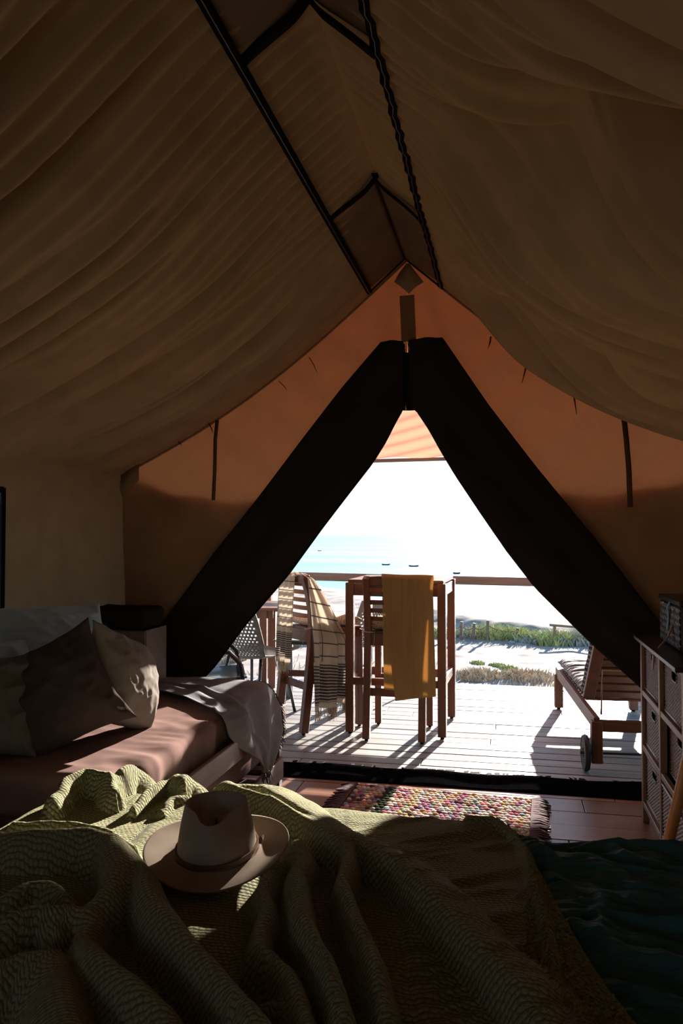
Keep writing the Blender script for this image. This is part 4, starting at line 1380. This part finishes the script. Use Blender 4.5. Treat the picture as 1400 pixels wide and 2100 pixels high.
for c_ in range(2):
    for r_ in range(3):
        zc = rows_z[r_] + .022; yc = (cols_y[c_] + cols_y[c_ + 1]) / 2
        pull = -.012 if (c_ == 0 and r_ == 0) else 0
        base = L3(CX + .022 + pull + (.02 if (c_ == 0 and r_ == 1) else 0), yc, zc)
        if proto is None:
            dr = grid_mesh('drawer', Pw, M_WICK, cb, mask=mk, thick=.0)
            bx = MB().box((.19, 0, .006), (.37, DW - .01, .006)).box((.37, 0, .10), (.006, DW - .01, .20)).box((.19, DW / 2 - .006, .10), (.37, .006, .20)).box((.19, -DW / 2 + .006, .10), (.37, .006, .20)).build('drawer_box', M_CABTOP, dr)
            rim = MB().sweep([(-.004, (a_) * DW, b_ * DH) for a_, b_ in ((-.5, .0), (-.5, 1), (.5, 1), (.5, 0), (-.5, 0))], .012, n=6).build('woven_rim', M_CAB, dr, smooth=True)
            hole = MB().sweep([(-.004, .105 * DW * math.copysign(abs(math.cos(q)) ** .5, math.cos(q)), DH * (.80 + .095 * math.copysign(abs(math.sin(q)) ** .5, math.sin(q)))) for q in np.linspace(0, 2 * PI, 25)], .008, n=5).build('handle_hole', M_CABTOP, dr, smooth=True)
            proto = dr; proto.location = base
        else:
            d_ = proto.copy(); COL.objects.link(d_); d_.parent = cb; d_.location = base
            for ch in proto.children:
                e_ = ch.copy(); COL.objects.link(e_); e_.parent = d_

# black box with white threadwork, ribbon, straps
m, nt, N, L = new_mat('threadwork_cloth')
v = coords(N, L, 'Object', (1, 1, 1))
sp = N.new('ShaderNodeSeparateXYZ'); L.new(v, sp.inputs[0])
zig = mathn(N, L, 'ABSOLUTE', mathn(N, L, 'SUBTRACT', mathn(N, L, 'FRACT', mathn(N, L, 'MULTIPLY', sp.outputs[1], 32)), .5))
r1 = mathn(N, L, 'FRACT', mathn(N, L, 'ADD', mathn(N, L, 'MULTIPLY', sp.outputs[2], 34), mathn(N, L, 'MULTIPLY', zig, 1.1)))
ln_ = mathn(N, L, 'LESS_THAN', r1, .24)
nz_ = mathn(N, L, 'GREATER_THAN', noise_fac(N, L, v, 60, 2), .46)
col = ramp(N, L, mathn(N, L, 'MULTIPLY', ln_, nz_), [(0, (.008, .009, .011)), (1, (.42, .44, .45))])
b = N.new('ShaderNodeBsdfPrincipled'); o_ = N.new('ShaderNodeOutputMaterial'); L.new(col, b.inputs['Base Color']); b.inputs['Roughness'].default_value = .7; L.new(b.outputs[0], o_.inputs[0])
M_THREAD = m
bx = thing('black_box', 'black box with white zigzag stitching, blue ribbon and tan strap on the drawer unit', 'box', (.85, 3.68, CZ + .018))
MB().box((0, 0, .095), (.30, .44, .19)).build('body', M_CABTOP, bx, .006)
MB().box((-.152, 0, .095), (.006, .42, .175)).build('stitched_panel', M_THREAD, bx, .002)
MB().box((0, 0, .203), (.315, .455, .022)).build('lid', M_CABTOP, bx, .004)
MB().sweep([(-.153, -.02, .20), (-.166, -.02, .17), (-.160, -.01, .12), (-.162, .01, .07)], .022, .003, up=(1, 0, 0)).build('ribbon', simple('blue_ribbon', (.15, .32, .42), .5), bx)
MB().sweep([(-.155, -.07, .10), (-.175, -.08, .05), (-.215, -.085, .0), (-.237, -.09, -.03), (-.240, -.085, -.09)], .022, .005, up=(1, 0, 0)).build('strap', simple('tan_leather', (.30, .15, .09), .5), bx)
for i, (y, z) in enumerate(((.12, .18), (-.10, .17), (-.02, .06), (-.09, .06))):
    MB().lathe([(0, .006), (.006, .005), (.008, 0)], (0, 0, 0), 10).build('stud', simple('brass_stud', (.7, .45, .15), .3, metal=1), bx).location = (-.156, y, z)
    bpy.data.objects[[o.name for o in bx.children if o.name.startswith('stud')][-1]].rotation_euler = (0, -PI / 2, 0)

# leaning honey-coloured pole between bed and drawer unit
p0 = cw(1.115, 2.66, .10); p1 = at_z(1400, 1590, .62)
a = Vector((p0.x, p0.y, ZF)); q0 = at_z(1382, 1668, .30); q0 = ray(1384, 1668); q1 = ray(1402, 1590)
pA = Vector((0, 0, EYE)) + q0 * 2.62; pB = Vector((0, 0, EYE)) + q1 * 2.62
dirp = (pB - pA).normalized(); foot = pA - dirp * ((pA.z - ZF) / dirp.z); topp = pB + dirp * .62
po = MB().sweep([foot, foot.lerp(topp, .5), topp], .038, n=16).build('wooden_pole', M_STICK, None, smooth=True)
tag(po, 'honey coloured wooden pole leaning in front of the drawer unit at the right edge', 'pole')

# ---------------------------------------------------------------- rag rug
m, nt, N, L = new_mat('rag_rug_yarn')
at = N.new('ShaderNodeAttribute'); at.attribute_name = 'Col'
d = N.new('ShaderNodeBsdfDiffuse'); L.new(at.outputs['Color'], d.inputs[0]); o_ = N.new('ShaderNodeOutputMaterial'); L.new(d.outputs[0], o_.inputs[0])
M_RUG = m
rug = thing('rag_rug', 'multicoloured chunky rag rug on the tent floor in front of the doorway', 'rug', (-.365, 3.945, ZF), math.radians(-3))
pal = [(.66, .54, .48), (.60, .34, .24), (.52, .20, .24), (.68, .58, .52), (.62, .48, .28), (.30, .38, .48), (.62, .58, .58), (.40, .20, .30), (.68, .46, .38), (.34, .40, .30), (.66, .60, .54), (.68, .56, .50), (.14, .09, .10)]
V = []; F = []; C = []
nx_, ny_ = 35, 18
dx = .93 / nx_; dy = .61 / ny_
for i in range(nx_):
    for j in range(ny_):
        cx = -.465 + (i + .5) * dx + (dx * .5 if j % 2 else 0); cy = -.305 + (j + .5) * dy
        stripe = 1 if i in (6, 7) else 0
        base_ = pal[RNG.randint(len(pal))] if not stripe else (.05, .07, .05)
        if i % 9 == 3: base_ = pal[(i // 9 * 3 + 1) % len(pal)]
        k0 = len(V); a_, b_, h_ = dx * random.uniform(.5, .72), dy * random.uniform(.5, .75), random.uniform(.006, .012)
        th_ = random.uniform(-.2, .9)
        for ring, (r_, z_) in enumerate(((1, .0), (.85, .6), (.45, .95))):
            for q in range(7):
                an = 2 * PI * q / 7
                ex, ey = r_ * a_ * math.cos(an), r_ * b_ * math.sin(an)
                V.append((cx + ex * math.cos(th_) - ey * math.sin(th_), cy + ex * math.sin(th_) + ey * math.cos(th_), .006 + h_ * z_))
        V.append((cx, cy, .006 + h_))
        for ring in range(2):
            for q in range(7):
                F.append((k0 + ring * 7 + q, k0 + ring * 7 + (q + 1) % 7, k0 + (ring + 1) * 7 + (q + 1) % 7, k0 + (ring + 1) * 7 + q)); C.append(base_)
        for q in range(7):
            F.append((k0 + 14 + q, k0 + 14 + (q + 1) % 7, k0 + 21)); C.append(base_)
o = mesh('rag_loops', V, F, M_RUG, rug, True, kind='stuff')
ca = o.data.color_attributes.new('Col', 'FLOAT_COLOR', 'CORNER')
cols = np.ones((len(o.data.loops), 4), np.float32); li = 0
for pl, c_ in zip(o.data.polygons, C):
    for q in pl.loop_indices: cols[q, :3] = c_
ca.data.foreach_set('color', cols.ravel())
MB().box((0, 0, .005), (.94, .62, .008)).build('backing', simple('rug_backing', (.10, .06, .06), .95), rug)
M_RF = simple('rug_fringe_yarn', (.085, .03, .04), .95, .4, 30)
for s in (-1, 1):
    b_ = MB()
    for k in range(60):
        y = -.305 + .61 * (k + .5) / 60; l = random.uniform(.06, .10); w = random.uniform(-.02, .02)
        b_.sweep([(s * .467, y, .012), (s * (.467 + l * .5), y + w * .5 + random.uniform(-.008, .008), .014), (s * (.467 + l), y + w, .006)], .009, n=4, taper=[1, 1, .6])
    b_.build('fringe', M_RF, rug, kind='stuff')

# ---------------------------------------------------------------- the bed in front of the camera
BX0, BX1, BY0, BY1, BTOP = -1.34, 1.02, .22, 2.27, .535
bed = thing('bed', 'wide low bed in the foreground', 'bed', ((BX0 + BX1) / 2, (BY0 + BY1) / 2, ZF))
o0 = bed.location.copy()
for x in (BX0 + .12, BX1 - .08):
    for y in (BY0 + .08, BY1 - .08):
        beam('leg', L3(x, y, ZF), L3(x, y, .08), .07, .07, M_DBED_Z, bed, .003, up=(0, 1, 0))
MB().box(L3((BX0 + BX1) / 2, (BY0 + BY1) / 2, .13), (BX1 - BX0 - .06, BY1 - BY0 - .06, .11)).build('frame', M_DBED_Z, bed, .005)
mm = soft_box('mattress', BX0 + .03, BX1 - .03, BY0 + .03, BY1 - .03, .187, BTOP - .035, .06, cloth('white_mattress', (.5, .5, .48), 0), .05, None)
tag(mm, 'mattress of the foreground bed under the teal cover', 'mattress')


def bend(s_arr, edge, r=.07):
    """arc-length along the top; past `edge` the sheet turns down with radius r. returns coordinate, drop, angle"""
    over_ = np.clip(s_arr - edge, 0, None); q = PI / 2 * r
    ang = np.clip(over_ / r, 0, PI / 2)
    c = np.where(over_ > 0, edge + r * np.sin(ang), s_arr)
    dr = r * (1 - np.cos(ang)) + np.clip(over_ - q, 0, None)
    return c, dr, ang


right_edge_px = [(1020, 1674), (1048, 1700), (1076, 1738), (1112, 1790), (1150, 1866), (1196, 1942), (1240, 2010), (1300, 2090), (1345, 2150)]
re = [at_z(a, b_, BTOP + .02) for a, b_ in right_edge_px]
rey = [p.y for p in re][::-1]; rex = [p.x for p in re][::-1]


def right_x(t):
    t = np.asarray(t)
    e = np.interp(t, rey, rex)
    return np.where(t > rey[-1], rex[-1] - (t - rey[-1]) * .55, e)



# teal cover
m, nt, N, L = new_mat('teal_linen')
v = coords(N, L, 'UV', (60, 230, 1), (0, 0, .18))
f = noise_fac(N, L, v, .25, 5, .6)
v2 = coords(N, L, 'UV', (900, 900, 1))
f2 = noise_fac(N, L, v2, 1, 2)
b = N.new('ShaderNodeBsdfPrincipled'); o_ = N.new('ShaderNodeOutputMaterial')
L.new(ramp(N, L, f, [(.3, (.028, .10, .115)), (.7, (.05, .155, .17))]), b.inputs['Base Color'])
b.inputs['Roughness'].default_value = .75; b.inputs['Specular IOR Level'].default_value = .25
hh = mathn(N, L, 'ADD', f, mathn(N, L, 'MULTIPLY', f2, .08))
L.new(bumpn(N, L, hh, .9, .016), b.inputs['Normal']); L.new(b.outputs[0], o_.inputs[0])
M_TEAL = m
s1 = np.concatenate([np.linspace(BX0 - .25, -.35, 40), np.linspace(-.34, BX1 + .28, 330)])
t1 = np.concatenate([np.linspace(.3, .95, 30), np.linspace(.955, BY1 + .34, 330)])
S, T = np.meshgrid(s1, t1, indexing='ij')
wx = S + .10 * fbm(S * 2, T * 2, 3, 21) * 2; wy = T + .14 * fbm(S * 2.5, T * 2.5, 3, 22) + .12 * S
h = .014 * (ridged(wx * 3.2, wy * 13, 31) - .45) + .009 * (ridged(wx * 6, wy * 26, 33) - .45) + .004 * (ridged(wx * 14, wy * 48, 34) - .45) + .02 * fbm(S * 2.2, T * 2.2, 3, 35)
h = h * 1.4
# a longer fold leaving the blanket border
for (a, b_, w_, H_) in (((1045, 1690), (1180, 1850), .028, .022), ((1080, 1700), (1140, 1790), .02, .016), ((1130, 1870), (1350, 2010), .03, .02), ((1120, 1740), (1380, 1800), .03, .014)):
    A = at_z(a[0], a[1], BTOP); B = at_z(b_[0], b_[1], BTOP)
    e = np.array([B.x - A.x, B.y - A.y]); l2 = e @ e
    u = np.clip(((S - A.x) * e[0] + (T - A.y) * e[1]) / l2, 0, 1)
    dd = np.hypot(S - A.x - u * e[0], T - A.y - u * e[1]) + .01 * fbm(S * 8, T * 8, 2, 3)
    h = h + H_ * np.exp(-(dd / w_) ** 2) * np.sin(PI * np.clip(u, .02, .98)) ** .5
pressed = sstep(-.03, .10, right_x(T) - S)          # the cover lies flat under the blanket
h = h * (1 - pressed) - .022 * pressed
cx_, dzx, ax = bend(S, BX1, .07); cxl, dzl, al = bend(-S, -BX0, .07)
cy_, dzy, ay = bend(T, BY1, .06)
Xp = np.where(S > BX1, cx_, np.where(S < BX0, -cxl, S)) + h * np.sin(ax) - h * np.sin(al)
Yp = cy_ + h * np.sin(ay)
Zp = BTOP - dzx - dzl - dzy + h * np.cos(ay) * np.cos(ax) * np.cos(al)
cv = grid_mesh('bed_cover', np.stack([Xp, Yp, Zp], -1), M_TEAL, None, UV=np.stack([S, T], -1))
tag(cv, 'crinkled dark teal linen cover over the bed, showing at right of the blanket', 'bedspread')

# knitted blanket
m, nt, N, L = new_mat('olive_knit')
tc = N.new('ShaderNodeTexCoord'); sp = N.new('ShaderNodeSeparateXYZ'); L.new(tc.outputs['UV'], sp.inputs[0])
U, Vv = sp.outputs[0], sp.outputs[1]
wob = mathn(N, L, 'MULTIPLY', noise_fac(N, L, coords(N, L, 'UV', (26, 26, 1)), 1, 4), 1.3)
rowc = mathn(N, L, 'ADD', mathn(N, L, 'MULTIPLY', Vv, 90.0), wob)
colc = mathn(N, L, 'ADD', mathn(N, L, 'MULTIPLY', U, 74.0), mathn(N, L, 'MULTIPLY', noise_fac(N, L, coords(N, L, 'UV', (60, 60, 1)), 1, 3), 1.2))
rfl = mathn(N, L, 'FLOOR', rowc)
rsin = mathn(N, L, 'ABSOLUTE', mathn(N, L, 'SINE', mathn(N, L, 'MULTIPLY', rowc, PI)))
csin = mathn(N, L, 'ABSOLUTE', mathn(N, L, 'SINE', mathn(N, L, 'MULTIPLY', mathn(N, L, 'ADD', colc, mathn(N, L, 'MULTIPLY', rfl, .5)), PI)))
hk = mathn(N, L, 'MULTIPLY', mathn(N, L, 'POWER', rsin, .9), mathn(N, L, 'MULTIPLY_ADD', csin, .75, .25))
fz = noise_fac(N, L, coords(N, L, 'UV', (330, 330, 1)), 1, 4, .7)
hk2 = mathn(N, L, 'ADD', hk, mathn(N, L, 'MULTIPLY', fz, .8))
b = N.new('ShaderNodeBsdfPrincipled'); o_ = N.new('ShaderNodeOutputMaterial')
big = noise_fac(N, L, coords(N, L, 'UV', (5, 5, 1)), 1, 3)
cA = ramp(N, L, hk2, [(.30, (.12, .115, .06)), (1.0, (.56, .54, .30))])  # gaps between stitches get a darker colour, as painted shade
L.new(cA, b.inputs['Base Color'])
b.inputs['Roughness'].default_value = .95; b.inputs['Specular IOR Level'].default_value = .1
b.inputs['Sheen Weight'].default_value = .25; b.inputs['Sheen Tint'].default_value = (.8, .8, .6, 1)
L.new(bumpn(N, L, hk2, 1.0, .016), b.inputs['Normal']); L.new(b.outputs[0], o_.inputs[0])
M_KNIT = m

# fold crests traced on the photograph: (points, half width left, half width right, height)
FOLDS = [
    ([(-30, 1722), (40, 1738), (110, 1744), (180, 1742), (225, 1758), (243, 1795), (238, 1835), (212, 1868), (170, 1892), (135, 1886)], .050, .050, .062),
    ([(-30, 1872), (20, 1858), (60, 1842), (100, 1842), (135, 1866), (165, 1888)], .034, .034, .040),
    ([(238, 1742), (272, 1778), (292, 1820), (302, 1860), (322, 1905), (362, 1955), (405, 2008), (455, 2065), (510, 2130)], .042, .055, .062),
    ([(185, 1908), (168, 1945), (184, 1988), (222, 2032), (272, 2075), (320, 2120)], .040, .055, .055),
    ([(-20, 1938), (30, 1915), (75, 1902), (108, 1908), (112, 1925)], .030, .040, .050),
    ([(-40, 2010), (40, 1985), (100, 1990), (120, 2060), (130, 2120)], .070, .060, .045),
    ([(552, 1800), (535, 1845), (550, 1892), (532, 1940), (528, 1978), (560, 2003), (592, 2035), (612, 2080), (625, 2130)], .030, .034, .045),
    ([(512, 2098), (545, 2078), (590, 2082), (612, 2110)], .030, .030, .035),
    ([(608, 1740), (628, 1775), (605, 1818), (608, 1870), (620, 1922), (645, 1972), (668, 2020), (688, 2075), (700, 2130)], .034, .040, .055),
    ([(388, 1606), (430, 1598), (462, 1618), (500, 1642), (555, 1660), (600, 1690), (660, 1730), (715, 1765), (716, 1800), (700, 1840), (722, 1900), (750, 1962), (775, 2030), (792, 2110)], .032, .034, .050),
    ([(475, 1612), (530, 1618), (570, 1645), (620, 1682), (690, 1735), (748, 1762), (815, 1800), (885, 1868), (952, 1938), (1020, 2008), (1090, 2090)], .036, .12, .050),
    ([(105, 1650), (135, 1622), (175, 1606), (218, 1612), (236, 1632)], .045, .030, .050),
    ([(228, 1612), (262, 1592), (305, 1586), (340, 1590), (372, 1606)], .040, .034, .058),
    ([(272, 1662), (300, 1640), (335, 1618), (378, 1604)], .018, .018, .030),
    ([(330, 1668), (350, 1650), (380, 1640)], .018, .018, .018),
    ([(30, 1700), (95, 1703), (160, 1708), (220, 1722), (270, 1746)], .026, .026, .030),
    ([(960, 1680), (1010, 1682), (1050, 1710), (1076, 1748), (1092, 1810), (1112, 1880), (1128, 1960), (1140, 2050), (1190, 2120)], .018, .018, .014),
]
nS, nT = 400, 360
t1 = np.concatenate([np.linspace(.62, 1.08, 40), np.linspace(1.084, BY1 + .20, nT - 40)])
u1 = np.linspace(0, 1, nS)
T = np.broadcast_to(t1[None, :], (nS, nT)).copy()
xl = BX0 - .24
S = xl + (right_x(T) - xl) * u1[:, None]
acc = np.zeros_like(S)
for pts, wl, wr, H in FOLDS:
    if pts[-1][1] > 2050:                                # run on towards the near side of the bed
        a_, b_ = pts[-2], pts[-1]
        pts = pts + [(b_[0] + (b_[0] - a_[0]) * 1.2, b_[1] + (b_[1] - a_[1]) * 1.2 + 30), (b_[0] + (b_[0] - a_[0]) * 3, b_[1] + (b_[1] - a_[1]) * 3 + 120)]
    W_ = [at_z(a, b_, BTOP + .012 + H * .8) for a, b_ in pts]
    best = np.full(S.shape, 9.0); sd_ = np.zeros_like(S); along = np.zeros_like(S); cum = 0
    tot = sum((W_[i + 1] - W_[i]).length for i in range(len(W_) - 1))
    for i in range(len(W_) - 1):
        A, B = W_[i], W_[i + 1]; e = np.array([B.x - A.x, B.y - A.y]); l = math.hypot(*e)
        if l < 1e-6: continue
        u = np.clip(((S - A.x) * e[0] + (T - A.y) * e[1]) / (l * l), 0, 1)
        px_, py_ = S - A.x - u * e[0], T - A.y - u * e[1]
        dd = np.hypot(px_, py_); mk_ = dd < best
        best = np.where(mk_, dd, best); sd_ = np.where(mk_, np.sign(e[0] * (T - A.y) - e[1] * (S - A.x)), sd_)
        along = np.where(mk_, (cum + u * l) / tot, along); cum += l
    w_ = np.where(sd_ > 0, wr, wl) * (1 + .35 * fbm(along * 7, along * 0, 2, len(pts)))
    q = np.clip(best / (w_ * .98), 0, 1)
    prof = np.clip(1 - q ** 2.1, 0, 1) ** .9
    ends = .45 + .55 * np.sin(PI * np.clip(along, .08, .92)) ** .5
    hgt = H * 1.6 * prof * ends * (1 + .25 * fbm(along * 9, along * 0 + 2, 2, 3))
    acc = acc + hgt ** 4
h = acc ** (1 / 4)
h = h + .016 * fbm(S * 4, T * 4, 4, 41) + .004 * fbm(S * 20, T * 20, 2, 45)
# fine drag lines on the smooth right part
rm = sstep(-.55, -.1, S)
h = h + rm * .006 * (ridged(S * 5 + T * 2, T * 22 - S * 14, 51) - .5)
# thick border band, its own chunkier rows
bd = right_x(T) - S
bw = .02 + .115 * sstep(2.15, 1.45, T)
inb = sstep(bw, bw - .01, bd)
h = h + inb * (.008 + .0045 * np.sin(T * 2 * PI / .016) * np.sin((S + .5 * np.floor(T / .016) * .014) * 2 * PI / .018))
h = h + .010 * np.exp(-(bd / .012) ** 2) * 0 + .012
hat_c = Vector((-.70, 1.83))
fl = np.exp(-(np.hypot(S - hat_c.x, T - hat_c.y) / .15) ** 4)
h = h * (1 - fl) + (.034 + .012 * (T - hat_c.y)) * fl
edge_soft = sstep(-.004, .012, bd)
h = h * (.25 + .75 * edge_soft)
cxl, dzl, al = bend(-S, -BX0 + .01, .09)
cy_, dzy, ay = bend(T, BY1 + .005, .07)
# rounded bed corner: pull down where both bend
Xp = np.where(S < BX0 - .01, -cxl, S) - h * np.sin(al)
Yp = cy_ + h * np.sin(ay)
Zp = BTOP - dzl - dzy + h * np.cos(ay) * np.cos(al)
Zp = Zp - 0
PB = np.stack([Xp, Yp, Zp + .006], -1)


def arc(P_, ax_, c0):
    d_ = np.linalg.norm(np.diff(P_, axis=ax_), axis=-1)
    z_ = np.zeros((1, d_.shape[1])) if ax_ == 0 else np.zeros((d_.shape[0], 1))
    L_ = np.concatenate([z_, np.cumsum(d_, axis=ax_)], axis=ax_)
    return L_ - np.take(L_, [c0], axis=ax_)


UVB = np.stack([arc(PB, 0, nS // 2) * .5 + S * .5, arc(PB, 1, nT // 2) * .5 + T * .5], -1)
blk = grid_mesh('knitted_blanket', PB, M_KNIT, None, UV=UVB, thick=.006, offset=-1)
tag(blk, 'olive green chunky knitted blanket rumpled over the foreground bed', 'blanket')

# ---------------------------------------------------------------- hat
M_FELT = cloth('beige_felt', (.33, .27, .215), 0, weave=1200, bump=.2)
M_BAND = simple('thin_leather_band', (.13, .065, .035), .45)
hat = thing('fedora_hat', 'beige felt fedora with a pinched crown and thin brown band lying on the knitted blanket', 'hat', (hat_c.x, hat_c.y, BTOP + .056), YAW)
nA, nR = 96, 60
V = np.zeros((nR, nA, 3))
ang = np.linspace(0, 2 * PI, nA, endpoint=False)
for r_ in range(nR):
    t = r_ / (nR - 1)
    for a_i, an in enumerate(ang):
        ca_, sa_ = math.cos(an), math.sin(an)          # x to the right, -y towards the camera (front of the hat)
        base_a, base_b = .098, .112
        if t < .32:                                    # brim from outer rim to crown foot
            q = 1 - t / .32
            ra = base_a + (.175 - base_a) * q; rb = base_b + (.188 - base_b) * q
            z = .004 + .022 * q ** 2.2 * ca_ * ca_ - .004 * q * sa_ * sa_ + .012 * q ** 2 * max(0, sa_) + (.005 * (1 - q) ** 6)
            x, y = ra * ca_, rb * sa_
        elif t < .70:                                  # crown wall
            q = (t - .32) / .38
            tp = 1 - .17 * q - .05 * q * q
            H_ = .112 + .014 * (-sa_ * .2) + .004 * ca_ * ca_ - .018 * max(0, -sa_) ** 2
            x, y = base_a * tp * ca_, base_b * tp * sa_
            z = .006 + H_ * q
            # front pinches
            pin = math.exp(-((an - PI * 1.5) - .80) ** 2 / .24) + math.exp(-((an - PI * 1.5) + .80) ** 2 / .24)
            k_ = 1 - .25 * pin * q ** 1.7
            x *= k_; y *= k_ * (1 + .12 * q * max(0, -sa_) ** 3)
            z += .004 * math.sin(PI * q)
        else:                                          # top, teardrop dent
            q = (t - .70) / .30
            rr = max(0.0, math.sin((1 - q) * PI / 2))
            tp = .78 * rr
            x, y = base_a * tp * ca_, base_b * tp * sa_
            pin = math.exp(-((an - PI * 1.5) - .80) ** 2 / .24) + math.exp(-((an - PI * 1.5) + .80) ** 2 / .24)
            k_ = 1 - .25 * pin; x *= k_; y *= k_ * (1 + .12 * max(0, -sa_) ** 3)
            # height field over the crown top
            z = None
        V[r_, a_i] = (x, y, z if z is not None else 0)
        if z is None:
            ztop = .118 + .014 * (-sa_ * .2) + .004 * ca_ * ca_ - .018 * max(0, -sa_) ** 2
            ins = min(1, max(0, (1 - rr) / .42)); ins = ins * ins * (3 - 2 * ins)
            xx, yy_ = x / .078, y / .088
            ridge_ = math.exp(-(xx / .34) ** 2) * math.exp(-((yy_ - .30) / .45) ** 2)
            ridge_ = math.exp(-(xx / .55) ** 2) * math.exp(-((yy_ - .25) / .5) ** 2)
            V[r_, a_i, 2] = ztop + .004 * math.sin(min(1, (1 - rr) / .08) * PI) - .046 * ins + .014 * ins * ridge_
faces = []
idx = np.arange(nR * nA).reshape(nR, nA)
for i in range(nR - 1):
    for j in range(nA):
        faces.append((idx[i, j], idx[i, (j + 1) % nA], idx[i + 1, (j + 1) % nA], idx[i + 1, j]))
sel = int(.32 * (nR - 1)) + 1
crown_rows = range(sel - 1, nR - 1); brim_rows = range(0, sel)


def sub(rows, name):
    vs = V[rows.start:rows.stop + 1].reshape(-1, 3); nr_ = rows.stop + 1 - rows.start
    ii = np.arange(nr_ * nA).reshape(nr_, nA)
    ff = [(int(ii[i, j]), int(ii[i, (j + 1) % nA]), int(ii[i + 1, (j + 1) % nA]), int(ii[i + 1, j])) for i in range(nr_ - 1) for j in range(nA)]
    o = mesh(name, vs, ff, M_FELT, hat, True)
    s = o.modifiers.new('solid', 'SOLIDIFY'); s.thickness = .003
    return o


sub(brim_rows, 'brim'); sub(crown_rows, 'crown')
bd_ = MB()
ringp = [(.0995 * math.cos(a), .1135 * math.sin(a), .016 + .002 * math.cos(a)) for a in np.linspace(0, 2 * PI, 65)]
bd_.sweep(ringp, .004, .011); bd_.build('hat_band', M_BAND, hat, smooth=False)
MB().sweep([(.0975, .028, .016), (.108, .032, .022), (.106, .020, .018), (.103, .012, .012)], .009, .004).build('band_knot', M_BAND, hat)
hat.rotation_euler = (math.radians(4), math.radians(-1.5), YAW)
